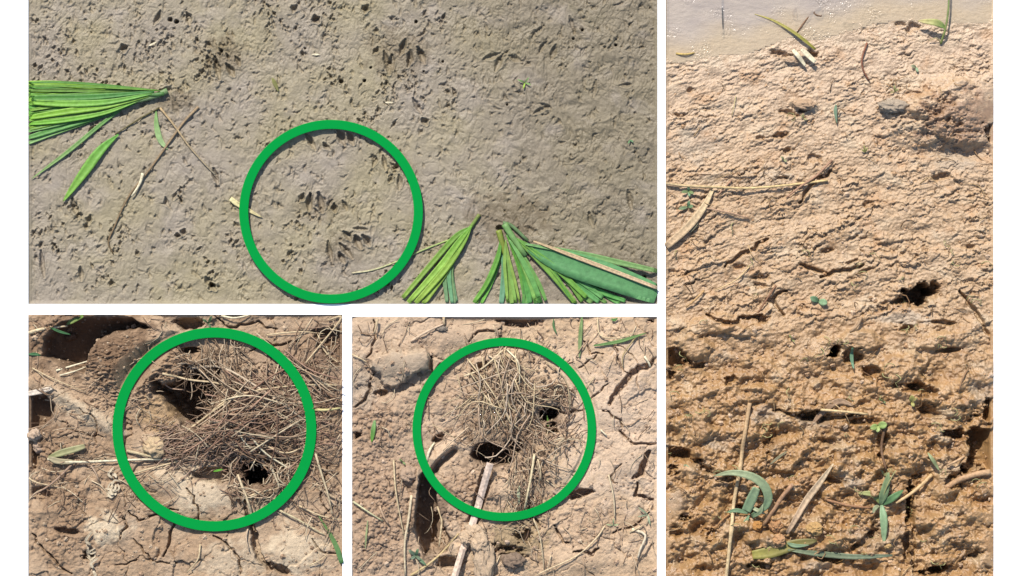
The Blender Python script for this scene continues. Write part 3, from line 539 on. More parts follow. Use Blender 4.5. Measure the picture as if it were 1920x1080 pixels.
def lay(patch, pts, lift=2., n=None, arch=0., clip=True):
    """Lay a line given in picture positions on a patch: rests on the high spots, lifted and arched."""
    L = sum(math.hypot(b[0]-a[0], b[1]-a[1]) for a, b in zip(pts[:-1], pts[1:])); n = n or max(5, int(L/9)+2)
    q = cr_spline([p[:2] for p in pts], n); zz = np.array([patch.z(p[0], p[1]) for p in q])
    for _ in range(3):      # stiff: bridge the hollows
        s_ = zz.copy(); s_[1:-1] = np.maximum(zz[1:-1], (zz[:-2]+zz[2:])/2*.9+zz[1:-1]*.1); zz = s_
    zz = np.convolve(np.pad(zz, 2, mode='edge'), np.ones(5)/5, 'valid'); out = []
    zz = np.maximum(zz, -14)
    for k, p in enumerate(q):
        t = k/(n-1); z = zz[k]+lift+arch*math.sin(math.pi*t)
        z = min(z, float(ring_cap(p[0], p[1]))-0.3+.0)
        e = min(p[0]-patch.x0, patch.x1-p[0], p[1]-patch.y0, patch.y1-p[1])
        if clip and e < -.01: continue
        out.append((p[0], p[1], z))
    return out

# ------------------------------------------------------------------ overlay circles, added as solid flat bands
def circle(cx, cy, ro, ri, label):
    me = bpy.data.meshes.new('green_circle'); V = []; F = []; n = 192; prof = [(ri, .5), (ri+.6, 0), (ro-.6, 0), (ro, .4), (ro, 1.6), (ro-.6, 2), (ri+.6, 2), (ri, 1.6)]; m = len(prof)
    for k in range(n):
        a = 2*math.pi*k/n
        for r, z in prof: V.append((r*math.cos(a)/1000, r*math.sin(a)/1000, z/1000))
    for k in range(n):
        for i in range(m): F.append((k*m+i, ((k+1) % n)*m+i, ((k+1) % n)*m+(i+1) % m, k*m+(i+1) % m))
    me.from_pydata(V, [], F); me.materials.append(M_CIRCLE); o = bpy.data.objects.new('green_circle', me); COL.objects.link(o)
    o.location = wpt(cx, cy, RZ); tag(o, label, 'circle', 'green overlay circles marking the finds'); return o
mh, nh, bh = mat_base('green_paint', .9, .02); M_CIRCLE = mh
qh = nh.nodes.new('ShaderNodeTexNoise'); qh.inputs['Scale'].default_value = 25; rh = nh.nodes.new('ShaderNodeValToRGB')
rh.color_ramp.elements[0].color = (0.0015, *(C(0, 162, 68)[1:]*.88), 1); rh.color_ramp.elements[1].color = (0.002, *(C(0, 165, 72)[1:]*.88), 1); nh.links.new(qh.outputs[0], rh.inputs[0]); nh.links.new(rh.outputs[0], bh.inputs['Base Color'])
circle(*RINGS[0], 'green overlay hoop around footprints in the grey mud')
circle(*RINGS[1], 'largest green overlay hoop around the straw heap and black burrow')
circle(*RINGS[2], 'green overlay hoop around the upright straw nest on pinkish soil')

# ------------------------------------------------------------------ rice plants on the grey mud
GL, GD, GB, GY = C(140, 215, 60), C(80, 170, 45), C(60, 160, 100), C(180, 215, 80)
RL = random.Random(77)
def leaf_part(parent, patch, pts, w, c1, c2=None, lift=2, fold=.3, w0=.35, w1=.03, peak=.4, arch=0, name='leaf', cut=None):
    if w >= 15 and w < 45 and cut:       # a wide tuft is several narrow blades side by side
        d = np.array(pts[-1], float)-np.array(pts[0], float); d /= np.linalg.norm(d); nrm = np.array([-d[1], d[0]]); k = 4 if w > 18 else 3
        for i in range(k):
            o = (i-(k-1)/2)*w*RL.uniform(.2, .55); n_ = len(pts)-1; jt = RL.uniform(-7, 7)
            P_ = [(p_[0]+nrm[0]*(o*(j/n_)+jt*math.sin(3*j/n_)), p_[1]+nrm[1]*(o*(j/n_)+jt*math.sin(3*j/n_))) for j, p_ in enumerate(pts)]
            t_ = RL.uniform(.75, 1.15); yl = RL.uniform(-.02, .07)
            cc_ = lambda c: np.clip(np.array(c)*t_+np.array([yl, yl*.5, -.01]), .01, 1)
            leaf_part(parent, patch, P_, min(12, w*RL.uniform(.25, .6)), cc_(c1), cc_(c1 if c2 is None else c2), lift+RL.uniform(-3, 4), fold, w0, w1, RL.uniform(.4, .7), arch, name, cut)
        return
    mb = MB(); q = lay(patch, pts, lift, n=max(12, int(len(pts)*9)), arch=arch)
    if cut:                     # blade runs off the patch: trimmed by the board's edge
        w1 = .7
    mb.blade(q, w, np.array(c1)*.85+np.array([.045, .05, .025]), np.array(c1 if c2 is None else c2)*.85+np.array([.06, .055, .03]), fold=fold*(.5 if w > 22 else 1), w0=w0, w1=w1, peak=peak)
    lz = RL.uniform(.5, 1.6)
    for i, (vx, vy, vz) in enumerate(mb.V):          # trimmed flush with the board's edge
        px, py = vx*1000+960, 540-vy*1000; e = min(px-patch.x0, patch.x1-px, patch.y1-py); ec = max(e, .5)
        px = min(max(px, patch.x0+.5), patch.x1-.5); py = min(py, patch.y1-.5)
        mb.V[i] = ((px-960)/1000, (540-py)/1000, min(vz, (lz+.5*ec)/1000))
    return mb.build(name, M_LEAF, parent)
rp = empty('rice_plant', 'bright green rice plant on grey mud, its leaves cut off at the left edge', 'rice plant', 312, 172)
for a in [([(300, 170), (200, 166), (120, 163), (53.5, 162)], 16, GD, C(70, 170, 60), 9, 1), ([(285, 173), (190, 176), (110, 176), (53.5, 176)], 26, C(80, 170, 55), GL, 6, 1),
          ([(285, 176), (200, 188), (120, 192), (53.5, 194)], 24, C(80, 180, 80), C(120, 205, 70), 10, 1), ([(290, 177), (215, 196), (130, 205), (53.5, 208)], 24, GD, C(90, 185, 50), 4, 1),
          ([(280, 180), (200, 205), (120, 218), (53.5, 226)], 25, C(130, 200, 80), C(110, 200, 50), 7, 1), ([(270, 186), (190, 215), (110, 240), (53.5, 258)], 11, C(80, 170, 70), C(100, 180, 80), 5, 1),
          ([(258, 192), (180, 222), (100, 250), (53.5, 268)], 8, C(120, 190, 80), C(150, 205, 120), 3, 1), ([(240, 196), (190, 232), (130, 282), (58, 336)], 8, C(90, 170, 70), C(150, 190, 110), 3, 0),
          ([(222, 252), (190, 280), (160, 320), (118, 378)], 19, C(100, 185, 60), C(140, 205, 70), 5, 0), ([(292, 205), (293, 235), (300, 262), (314, 280)], 11, C(150, 200, 110), C(180, 210, 150), 2, 0), ([(290, 172), (180, 182), (100, 184), (53.5, 185)], 12, C(60, 150, 60), C(70, 160, 40), 12, 1), ([(298, 170), (180, 168), (110, 169), (53.5, 169)], 15, C(60, 140, 60), C(90, 180, 60), 7, 1), ([(288, 175), (200, 182), (130, 186), (53.5, 200)], 17, C(70, 150, 60), C(100, 190, 60), 3, 1),
          ([(285, 177), (190, 200), (120, 208), (53.5, 216)], 18, C(150, 210, 90), C(120, 200, 60), 9, 1), ([(275, 181), (200, 200), (130, 222), (53.5, 236)], 15, C(80, 160, 80), C(100, 190, 50), 4, 1), ([(262, 189), (190, 208), (120, 230), (53.5, 246)], 8, C(90, 150, 90), C(120, 190, 90), 7, 1)]:
    leaf_part(rp, P1, a[0], a[1], a[2], a[3], lift=a[4], cut=a[5], w0=.3 if a[5] else .15, peak=.55, w1=.05)
for pts, w, lf, c in [([(314, 170), (290, 180), (265, 187), (225, 196)], 5.5, 7, C(150, 180, 120)), ([(308, 176), (285, 178), (255, 176)], 4, 10, C(100, 150, 80)), ([(298, 202), (262, 222), (215, 252)], 1.8, 3, C(120, 110, 70))]:
    mb = MB(); mb.tube(lay(P1, pts, lf, n=9), w, w*.7, c, sides=8, flat=.7); mb.build('stem', M_LEAF, rp)
rp = empty('rice_plant', 'small rice shoot with one broad bright green leaf left of the largest rice plant', 'rice plant', 897, 405)
leaf_part(rp, P1, [(884, 424), (862, 450), (825, 500), (768, 569)], 30, C(90, 180, 60), C(150, 205, 80), 6, cut=1, w0=.2, peak=.55)
leaf_part(rp, P1, [(872, 440), (856, 470), (846, 510), (850, 569)], 19, C(90, 175, 90), C(110, 185, 140), 3, cut=1, w0=.2, peak=.6)
mb = MB(); mb.tube(lay(P1, [(899, 402), (884, 424), (866, 446)], 4, n=8), 3.5, 3.5, C(140, 150, 80), C(120, 180, 70), sides=8); mb.build('stem', M_LEAF, rp)
rp = empty('rice_plant', 'largest rice plant fanning many green leaves over the lower edge of the grey mud', 'rice plant', 945, 430)
for a in [([(940, 440), (932, 480), (912, 530), (893, 569)], 17, C(80, 170, 60), C(120, 200, 70), 5), ([(948, 450), (955, 490), (962, 530), (964, 569)], 20, C(140, 190, 90), C(150, 205, 90), 8),
          ([(955, 450), (985, 490), (1004, 530), (1012, 569)], 27, C(130, 195, 110), C(100, 190, 90), 11), ([(950, 440), (975, 500), (985, 540), (990, 569)], 20, GD, C(70, 165, 80), 4),
          ([(965, 445), (1010, 480), (1050, 520), (1088, 569)], 24, C(90, 180, 80), C(90, 180, 60), 7), ([(985, 462), (1050, 488), (1140, 518), (1232, 552)], 50, C(90, 170, 100), C(80, 165, 100), 9),
          ([(1040, 505), (1090, 530), (1130, 550), (1170, 569)], 26, C(70, 160, 70), C(80, 175, 80), 5), ([(985, 458), (1080, 474), (1160, 492), (1232, 508)], 11, C(130, 190, 110), C(130, 180, 100), 12), ([(1030, 488), (1080, 530), (1120, 569)], 26, C(70, 165, 90), C(90, 180, 100), 4), ([(938, 448), (946, 500), (940, 569)], 12, C(100, 170, 120), C(110, 180, 140), 3)]:
    leaf_part(rp, P1, a[0], a[1], a[2], a[3], lift=a[4], cut=1, w0=.25, peak=.55)
for pts, w, lf, c in [([(946, 420), (958, 440), (985, 480)], 6.5, 9, C(140, 185, 110)), ([(935, 432), (940, 450), (948, 480)], 6, 6, C(150, 165, 70)), ([(943, 418), (960, 424), (990, 452)], 4, 5, C(120, 150, 100))]:
    mb = MB(); mb.tube(lay(P1, pts, lf, n=8), w, w*.8, c, sides=8, flat=.8); mb.build('stem', M_LEAF, rp)
STR, STD, STP, STB = C(214, 190, 150), C(150, 122, 92), C(236, 222, 186), C(110, 84, 62)
def stalk(patch, pts, r, c1, label, cat='straw', name='straw', c2=None, lift=2, arch=0, r1=None, flat=.6, group=None, knots=(), mat=None, sides=6, n=None):
    mb = MB(); q = lay(patch, pts, lift, arch=arch, n=n)
    if len(q) < 2: return None
    mb.tube(q, r, r*.6 if r1 is None else r1, c1, c2, sides=sides, flat=flat, knots=knots); return tag(mb.build(name, mat or M_STRAW), label, cat, group)
def flatleaf(patch, pts, w, c1, c2, label, cat='leaf', name='leaf', lift=3, arch=0, group=None, w0=.3, w1=.05, peak=.4, fold=.25, twist=0, mat=None):
    mb = MB(); q = lay(patch, pts, lift, n=16, arch=arch); mb.blade(q, w*.85, c1, c2, w0=w0, w1=w1, peak=peak, fold=fold, twist=twist); return tag(mb.build(name, mat or M_LEAF), label, cat, group)
stalk(P1, [(372, 200), (345, 228), (318, 265), (280, 318), (240, 370), (212, 430), (203, 455), (212, 476)], 2.6, C(170, 145, 112), 'long brown dead stalk curving down left from the leftmost rice plant', 'stalk', 'dead_stalk', C(110, 90, 62), 3, r1=1.2)
stalk(P1, [(268, 325), (262, 345), (247, 368)], 3.2, STP, 'whitish peeled strip clinging to the long brown dead stalk', 'strip', 'straw_strip', lift=6, r1=1.8)
stalk(P1, [(300, 202), (330, 240), (355, 275), (388, 312), (404, 328)], 2.2, C(196, 168, 124), 'thin tan stem crossing the long brown dead stalk', 'stem', 'dead_twig', C(150, 140, 118), 4, r1=1.4)
stalk(P1, [(660, 512), (700, 506), (745, 490), (800, 466), (868, 440)], 1.7, C(206, 192, 156), 'thin pale straw running under the lower right of the green hoop on grey mud', r1=1.4, c2=C(150, 180, 90))
flatleaf(P1, [(432, 372), (448, 384), (492, 408)], 11, C(226, 216, 160), C(206, 190, 140), 'pale yellow straw chip poking out at the left of the hoop on grey mud', 'straw chip', 'straw_chip', w0=.9, w1=.1, mat=M_STRAW)
flatleaf(P1, [(1000, 452), (1080, 482), (1160, 512), (1232, 540)], 9, C(200, 172, 130), C(214, 186, 148), 'long tan dead leaf lying along the broad leaves of the biggest rice plant', 'leaf', 'dead_leaf', lift=14, w1=.8, mat=M_STRAW)
for x, y, a in ((286, 82, -.5), (592, 102, 0), (730, 192, 0)):
    flatleaf(P1, [(x-8, y-8*math.sin(a)), (x+8, y+8*math.sin(a))], 4, STP, STP, 'tiny white rice husk lying on the grey mud', 'husk', 'rice_husk', group='white husks on the grey mud', w0=.2, mat=M_STRAW)
flatleaf(P1, [(510, 146), (516, 158), (522, 172)], 9, C(150, 150, 86), C(140, 136, 84), 'small olive leaf scrap sunk in the grey mud above the hoop', 'leaf scrap', 'leaf_scrap')
def seedling(patch, px, py, leaves, label, group=None, cat='seedling'):
    root = empty('seedling', label, cat, px, py, patch.z(px, py), group)
    for (dx, dy, w, c, ar) in leaves:
        mb = MB(); z0 = patch.z(px, py)+2; n = 9; q = [(px+dx*t, py+dy*t, min(z0+ar*math.sin(math.pi*.6*t), float(ring_cap(px+dx*t, py+dy*t))-.5)) for t in np.linspace(0, 1, n)]
        mb.blade(q, w, c, w0=.3, peak=.5); mb.build('leaf', M_LEAF, root)
    return root
SG = C(150, 190, 110)
seedling(P1, 984, 155, [(-14, -6, 3, SG, 6), (12, 4, 3, SG, 5), (-3, 12, 3, GY, 5), (8, -10, 2.5, SG, 6)], 'tiny yellow-green seedling alone in the grey mud beside the bird track')
seedling(P1, 1182, 262, [(-5, 8, 3, C(120, 160, 110), 4), (6, 5, 3, C(120, 160, 110), 4)], 'faint green sprout at the far right of the grey mud')

# ------------------------------------------------------------------ straw
def straw_mass(name, patch, count, area, ang, spread, Lr, rr_, cols, lift, seed, bend=.35, keep=None):
    r = random.Random(seed); mb = MB(); k = 0; tries = 0
    while k < count and tries < count*8:
        tries += 1; x, y = area(r)
        if keep and not keep(x, y): continue
        a = ang(x, y)+r.gauss(0, spread); L = r.uniform(*Lr)**1.0; b = r.gauss(0, bend); k += 1
        pts = [(x-L/2*math.cos(a-b), y-L/2*math.sin(a-b)), (x, y), (x+L/2*math.cos(a+b), y+L/2*math.sin(a+b))]
        if r.random() < .3: pts.append((pts[-1][0]+L*.25*math.cos(a+b*3+r.gauss(0, .6)), pts[-1][1]+L*.25*math.sin(a+b*3+r.gauss(0, .6))))
        q = lay(patch, pts, r.uniform(*lift), n=max(6, int(L/12)), arch=r.uniform(-2, 8))
        if len(q) < 3: continue
        t0 = r.uniform(-6, 6); q = [(p_[0], p_[1], min(p_[2]+t0*(i/len(q)-.5), float(ring_cap(p_[0], p_[1]))-.6)) for i, p_ in enumerate(q)]
        c = np.array(r.choice(cols))*r.uniform(.8, 1.15); rad = r.uniform(*rr_); mb.tube(q, rad, rad*r.uniform(.4, .9), c, sides=4, flat=.7)
    o = mb.build(name, M_STRAW); o['kind'] = 'stuff'; return o
CS = [C(196, 172, 142), C(178, 150, 122), C(150, 122, 96), C(128, 100, 78), C(214, 194, 160), C(164, 134, 110)]
def area2(r):
    while True:
        x, y = r.gauss(478, 72), r.gauss(775, 50)
        if 300 < x < 640 and 650 < y < 860 and not (y < 705 and x < 575 and r.random() < .8) and not (x < 420 and y < 800 and r.random() < .7): return x, y
inhole2 = lambda x, y: not (((x-480)/48)**2+((y-885)/40)**2 < 1 or (320 < x < 408 and 688 < y < 800))
CB = [C(176, 140, 116), C(150, 116, 94), C(128, 98, 80), C(196, 164, 138), C(110, 84, 68)]
straw_mass('straw_heap', P2, 640, area2, lambda x, y: (0.45 if y < 730 else -.12)+(x-470)/900, .55, (12, 80), (.5, 1.4), CB+CS[:2], (0, 9), 3, bend=.5, keep=inhole2)
straw_mass('straw_heap', P2, 120, area2, lambda x, y: (0.45 if y < 740 else -.2)+(x-470)/900, .55, (40, 160), (.7, 1.7), CS+CB[:2], (8, 22), 33, bend=.15, keep=inhole2)
straw_mass('straw_litter', P2, 330, lambda r: (r.uniform(300, 470), r.gauss(830, 26)), lambda x, y: -.25, .5, (14, 70), (.6, 1.2), [C(176, 146, 124), C(160, 130, 108), C(190, 164, 136), C(140, 112, 90)], (1, 9), 4, keep=inhole2)
straw_mass('straw_litter', P2, 120, lambda r: (r.uniform(345, 455), r.uniform(645, 800)), lambda x, y: 1.3, .7, (30, 90), (.6, 1.3), [C(120, 98, 78), C(150, 124, 98), C(190, 168, 140)], (4, 12), 5, bend=.6, keep=lambda x, y: y < 715 or x > 385)
straw_mass('straw_litter', P2, 150, lambda r: (r.uniform(430, 545), r.uniform(845, 935)), lambda x, y: math.atan2(y-889, x-480)+1.57, .5, (20, 70), (.6, 1.6), CS, (1, 10), 6, bend=.6, keep=lambda x, y: ((x-480)/31)**2+((y-889)/25)**2 > 1)
straw_mass('straw_litter', P2, 230, lambda r: (r.uniform(560, 640), r.uniform(600, 860)), lambda x, y: r_choice(x, y), .5, (30, 110), (.6, 1.4), CS, (1, 12), 7) if False else None
straw_mass('straw_litter', P2, 120, lambda r: (r.uniform(545, 640), r.uniform(600, 1000)), lambda x, y: 2.1 if int(x*7+y*3) % 2 else .3, .5, (24, 100), (.6, 1.3), CS, (1, 9), 7)
straw_mass('straw_litter', P2, 150, lambda r: (r.uniform(55, 330), r.uniform(595, 960)), lambda x, y: .5 if y < 760 else -.4, .7, (14, 70), (.6, 1.2), CS, (1, 5), 8, keep=lambda x, y: not (90 < x < 270 and 590 < y < 720))
def area3(r):
    while True:
        x, y = r.gauss(948, 46), r.gauss(768, 66)
        if 830 < x < 1070 and 640 < y < 900: return x, y
in3 = lambda x, y: ((x-1030)/30)**2+((y-777)/26)**2 > 1 and ((x-925)/48)**2+((y-850)/32)**2 > 1
straw_mass('straw_nest', P3, 46, area3, lambda x, y: 1.57+(945-x)/100, .6, (50, 120), (.9, 1.5), [STR, C(206, 184, 158), C(186, 160, 134)], (6, 18), 34, bend=.3, keep=in3)
straw_mass('straw_nest', P3, 215, area3, lambda x, y: 1.57+(945-x)/120*(1 if y > 740 else -.6), .5, (16, 80), (.5, 1.4), [C(206, 180, 148), C(190, 160, 130), C(170, 140, 112), C(144, 116, 90), C(222, 200, 168)], (0, 10), 13, bend=.6, keep=in3)
straw_mass('straw_litter', P3, 90, lambda r: (r.uniform(985, 1070), r.uniform(720, 830)), lambda x, y: math.atan2(y-775, x-1030)+1.57, .5, (20, 60), (.6, 1.4), CS, (1, 9), 14, bend=.6, keep=in3)
straw_mass('straw_litter', P3, 120, lambda r: (r.gauss(985, 22), r.uniform(840, 960)), lambda x, y: 1.5, .5, (14, 60), (.6, 1.3), CS, (1, 8), 15)
straw_mass('straw_litter', P3, 230, lambda r: (r.uniform(665, 1228), r.uniform(600, 1076)), lambda x, y: 1.9 if x > 900 else 1.2, .8, (12, 50), (.5, 1.1), CS, (1, 4), 16)
straw_mass('straw_litter', P4, 120, lambda r: (r.uniform(1252, 1860), r.uniform(150, 1076)), lambda x, y: -.2, .9, (10, 44), (.5, 1.2), [C(196, 164, 120), C(150, 116, 80), C(120, 90, 62), C(176, 140, 100)], (1, 4), 17, bend=.6)

L2 = [([(306, 700), (355, 712), (420, 722), (500, 760), (560, 800)], 2.6, STR, 'long pale straw arching right out of the dark left hollow'),
      ([(360, 690), (420, 690), (500, 735), (575, 790)], 3.2, C(200, 178, 150), 'thick grey-tan straw slanting across the middle of the straw heap'),
      ([(385, 782), (430, 748), (490, 730), (570, 722), (640, 722)], 2.2, STR, 'long straw bowing up from the heap to the right edge of the cracked soil'),
      ([(345, 812), (395, 775), (450, 738)], 2.6, C(206, 184, 146), 'straight straw along the lower rim of the dark left hollow'),
      ([(615, 600), (640, 596), (598, 650), (565, 690), (545, 710)], 2.2, STR, 'bent pale straw hooking down from the upper right corner of the straw'),
      ([(500, 628), (560, 622), (608, 626)], 2, STR, 'straight pale straw lying level above the heap near the upper right'),
      ([(595, 625), (610, 660), (640, 685)], 2.4, STR, 'short pale straw dipping into the upper right recess'),
      ([(590, 768), (615, 768), (641, 764)], 3.6, C(214, 200, 140), 'thick yellow reed piece at the right edge outside the largest hoop'),
      ([(450, 790), (470, 815), (500, 850), (545, 880)], 2.6, STP, 'cream straw running down right towards the black burrow'),
      ([(448, 790), (455, 820), (475, 845)], 2.4, STP, 'short cream straw crossing at the top of the black burrow'),
      ([(482, 825), (530, 848), (560, 842), (585, 826)], 2.2, STR, 'curved tan straw above the black burrow bending at its middle'),
      ([(445, 890), (460, 925), (470, 955), (472, 975)], 3.6, C(206, 186, 150), 'stout straw falling from the left rim of the black burrow'),
      ([(505, 870), (515, 890), (525, 915)], 3.6, C(196, 178, 146), 'stout short straw on the right rim of the black burrow'),
      ([(455, 935), (490, 922), (535, 912)], 2.4, STR, 'pale straw lying under the black burrow'),
      ([(592, 850), (604, 890), (615, 925), (624, 966)], 3, C(206, 186, 150), 'long upright straw right of the hoop beside the black burrow'),
      ([(598, 915), (622, 930), (641, 940)], 3.4, C(190, 166, 134), 'short thick twig at the right edge level with the burrow'),
      ([(520, 955), (560, 975), (608, 1003)], 2.8, C(206, 190, 150), 'greenish tan straw outside the lower right of the largest hoop'),
      ([(560, 948), (600, 966), (641, 975)], 2.2, STR, 'thin straw running to the right edge above the green blade'),
      ([(48, 626), (80, 617), (125, 611)], 4, C(222, 200, 160), 'pale reed in the upper left corner of the cracked soil'),
      ([(105, 695), (135, 686), (168, 676)], 2.6, STP, 'whitish straw crossing the bottom of the big shaded cut'),
      ([(112, 704), (140, 696), (160, 688)], 2, STP, 'second thin whitish straw just below the one in the shaded cut'),
      ([(60, 690), (100, 710), (160, 735)], 1.8, STR, 'thin straw below the big shaded cut at the left'),
      ([(90, 860), (130, 866), (200, 864), (270, 861), (332, 862)], 3.2, STP, 'long cream reed running level from the folded leaf under the hoop'),
      ([(143, 862), (118, 888), (90, 912), (50, 934)], 3, C(170, 140, 116), 'brown twig slanting down left from the folded leaf'),
      ([(238, 845), (270, 852), (300, 860)], 4, C(200, 180, 140), 'short thick straw on the soil just inside the left of the hoop'),
      ([(250, 888), (290, 876), (345, 862)], 2.4, STR, 'straw slanting up right under the straw heap'),
      ([(168, 870), (180, 886), (186, 902)], 2.6, C(176, 150, 124), 'small forked twig right of the folded leaf'),
      ([(48, 880), (60, 900), (100, 912)], 1.8, STR, 'curved thin straw at the left edge below the folded leaf'),
      ([(376, 1020), (372, 1048), (350, 1074)], 2.2, STR, 'bent straw near the bottom edge below the hoop'),
      ([(580, 1060), (600, 1050), (612, 1040)], 1.8, STR, 'short straw sloping up at the lower right corner'),
      ([(465, 990), (462, 1010), (468, 1034)], 2.2, C(206, 180, 150), 'short straw standing in the crack below the hoop'),
      ([(415, 592), (440, 596), (470, 590)], 2.4, STP, 'cream straw at the top edge above the hoop')]
for pts, r_, c, lb in L2: stalk(P2, pts, r_*.8, c, lb+' on cracked soil' if 'soil' not in lb else lb, lift=9 if 640 < pts[0][1] < 900 and pts[0][0] > 300 else 4, arch=4)
fl = empty('folded_leaf', 'folded half green half straw-coloured leaf lying on the cracked soil left of the hoop', 'leaf', 90, 858, P2.z(90, 858))
for pts, c1, c2, w_ in (([(92, 857), (115, 849), (140, 842), (160, 836)], C(176, 176, 120), C(196, 190, 140), 13), ([(92, 857), (110, 864), (140, 866)], C(222, 206, 164), C(206, 190, 150), 11)):
    mb = MB(); mb.blade(lay(P2, pts, 8, n=10), w_, c1, c2, w0=.3, w1=.6); mb.build('leaf_half', M_LEAF, fl)
flatleaf(P2, [(597, 966), (618, 1000), (632, 1028), (641, 1056)], 11, C(130, 160, 90), C(100, 150, 90), 'green grass blade at the lower right edge of the cracked soil', 'grass blade', 'grass_sprig', lift=6, w0=.1, w1=.8, peak=.7)
flatleaf(P2, [(124, 608), (138, 600), (156, 592)], 11, C(150, 170, 90), C(150, 180, 90), 'green leaf tip at the top edge above the big shaded cut', 'leaf', lift=7, w1=.6)
flatleaf(P2, [(96, 614), (115, 622), (134, 627)], 6, C(70, 120, 70), C(70, 120, 70), 'dark green leaf in the upper left of the big shaded cut', 'leaf', lift=26)
flatleaf(P2, [(53.5, 664), (66, 664), (76, 666)], 7, C(90, 140, 90), C(90, 140, 90), 'small green leaf at the left edge beside the big shaded cut', 'leaf')
flatleaf(P2, [(53.5, 738), (78, 733), (100, 727)], 12, C(232, 216, 196), C(226, 208, 184), 'broad whitish husk on the ridge at the left edge', 'husk', 'reed_husk', w0=.9, w1=.5, mat=M_STRAW, lift=5)
flatleaf(P2, [(400, 884), (409, 882), (418, 880)], 5, C(120, 190, 60), C(120, 190, 60), 'tiny bright green leaf left of the black burrow', 'leaf', lift=12)
seedling(P2, 390, 606, [(8, -14, 5, C(90, 120, 80), 8), (-10, -8, 4, C(100, 130, 90), 6), (6, 8, 4, C(90, 120, 80), 6)], 'dusty green tuft at the top edge above the largest hoop')
def curls(patch, cx, cy, label, seed, n=12, R=16):
    r = random.Random(seed); root = empty('straw_knot', label, 'straw knot', cx, cy, patch.z(cx, cy))
    for k in range(n):
        a = r.uniform(0, 6.28); x, y = cx+r.gauss(0, R*.35), cy+r.gauss(0, R*.6); L = r.uniform(.6, 1.4)*R
        mb = MB(); q = lay(patch, [(x, y), (x+L*.5*math.cos(a), y+L*.5*math.sin(a)), (x+L*math.cos(a+.9), y+L*math.sin(a+.9))], r.uniform(3, 9), n=8)
        mb.blade(q, r.uniform(3, 6), C(222, 204, 172)*r.uniform(.7, 1.1), fold=.4, w0=.6, w1=.3); mb.build('strand', M_STRAW, root)
curls(P2, 212, 915, 'knot of curled pale straw on the cracked soil at the lower left of the hoop', 4)
curls(P2, 172, 1040, 'frayed grey root tuft in a small hollow at the lower left', 5, 8, 18)
def straw_set(patch, lst, group, label, seed):
    pass
L3 = [([(738, 862), (742, 915), (750, 965), (758, 1004)], 2.4, STR, 'long thin upright straw left of the narrow trench on pinkish soil'),
      ([(772, 928), (766, 975), (759, 1020), (760, 1079)], 3.4, C(220, 200, 164), 'upright straw joining the base of the long thin one left of the trench'),
      ([(662, 940), (690, 958), (718, 976)], 2.4, C(206, 200, 156), 'pale green straw sloping at the left edge of the pinkish soil'),
      ([(712, 948), (720, 968), (730, 984)], 3, C(190, 160, 130), 'short brown stub left of the narrow trench'),
      ([(820, 950), (828, 975), (826, 1000), (823, 1026)], 3, STR, 'straw hanging in the narrow trench along its right side'),
      ([(770, 1079), (800, 1060), (830, 1035), (860, 1000)], 3, C(206, 180, 130), 'tan straw slanting below the narrow trench'),
      ([(1002, 850), (996, 890), (988, 930), (983, 956)], 3.2, C(226, 206, 164), 'thick yellowish straw hanging straight down from the nest'),
      ([(1008, 860), (1013, 880), (1014, 900)], 2, STR, 'short straw beside the thick one below the nest'),
      ([(1000, 972), (1012, 1005), (1018, 1045), (1020, 1068)], 1.8, C(206, 186, 150), 'thin stalk below the hoop on the right of the mud-coated stake'),
      ([(1141, 890), (1150, 930), (1153, 972)], 2.2, C(226, 204, 166), 'upright straw right of the hoop on pinkish soil'),
      ([(1134, 986), (1115, 1012), (1080, 1042), (1030, 1066), (1005, 1079)], 2.2, C(226, 200, 160), 'long straw sweeping down left at the bottom right of the pinkish soil'),
      ([(1185, 992), (1210, 1003), (1200, 1030), (1196, 1046)], 3.4, C(232, 214, 182), 'angular pale straw near the lower right corner'),
      ([(1126, 806), (1133, 812), (1138, 817)], 2, STP, 'tiny bent pale straw just right of the hoop'),
      ([(1120, 595), (1125, 628), (1155, 634), (1190, 624)], 2, C(214, 190, 150), 'curved tan straw in the upper right of the pinkish soil'),
      ([(1190, 634), (1168, 665), (1168, 690)], 1.8, C(176, 156, 110), 'olive stem trailing down from the upper right green blade'),
      ([(1208, 668), (1216, 680), (1220, 690)], 3, STP, 'short cream straw over the wide crack at the upper right'),
      ([(708, 598), (706, 612), (702, 626)], 3.4, C(200, 176, 140), 'short stub at the top edge left of the nest'),
      ([(832, 594), (833, 610)], 3.6, C(200, 176, 140), 'stub at the top edge straight above the hoop'),
      ([(770, 640), (800, 622), (835, 606)], 3.2, C(214, 186, 156), 'pale twig sloping up right above the hoop'),
      ([(660, 664), (680, 674), (690, 680)], 1.8, STR, 'thin straw at the left edge beside the grey slab'),
      ([(1095, 735), (1108, 715), (1115, 706)], 2, STR, 'thin straw under the upper right of the hoop'),
      ([(870, 705), (905, 690), (950, 650), (965, 640)], 2.4, C(220, 198, 160), 'long straw leaning over the top left of the nest'),
      ([(876, 672), (905, 708), (930, 745), (940, 770)], 2, STR, 'long straw sloping down right across the nest top'),
      ([(950, 655), (972, 680), (974, 720)], 2, STP, 'cream straw curving down the right of the nest top'),
      ([(900, 730), (925, 760), (948, 800)], 2, STR, 'straw lying across the middle of the nest'),
      ([(952, 720), (955, 760), (975, 775)], 2.2, STR, 'bent straw on the right half of the nest'),
      ([(800, 865), (805, 845), (815, 830)], 4, STP, 'pale husk by the small hole at the left inside of the hoop'),
      ([(1180, 998), (1196, 990), (1206, 984)], 2.6, STR, 'short straw beside the angular one')]
for pts, r_, c, lb in L3: stalk(P3, pts, r_*.8, c, lb, lift=12 if ' nest' in lb else 4, arch=3)
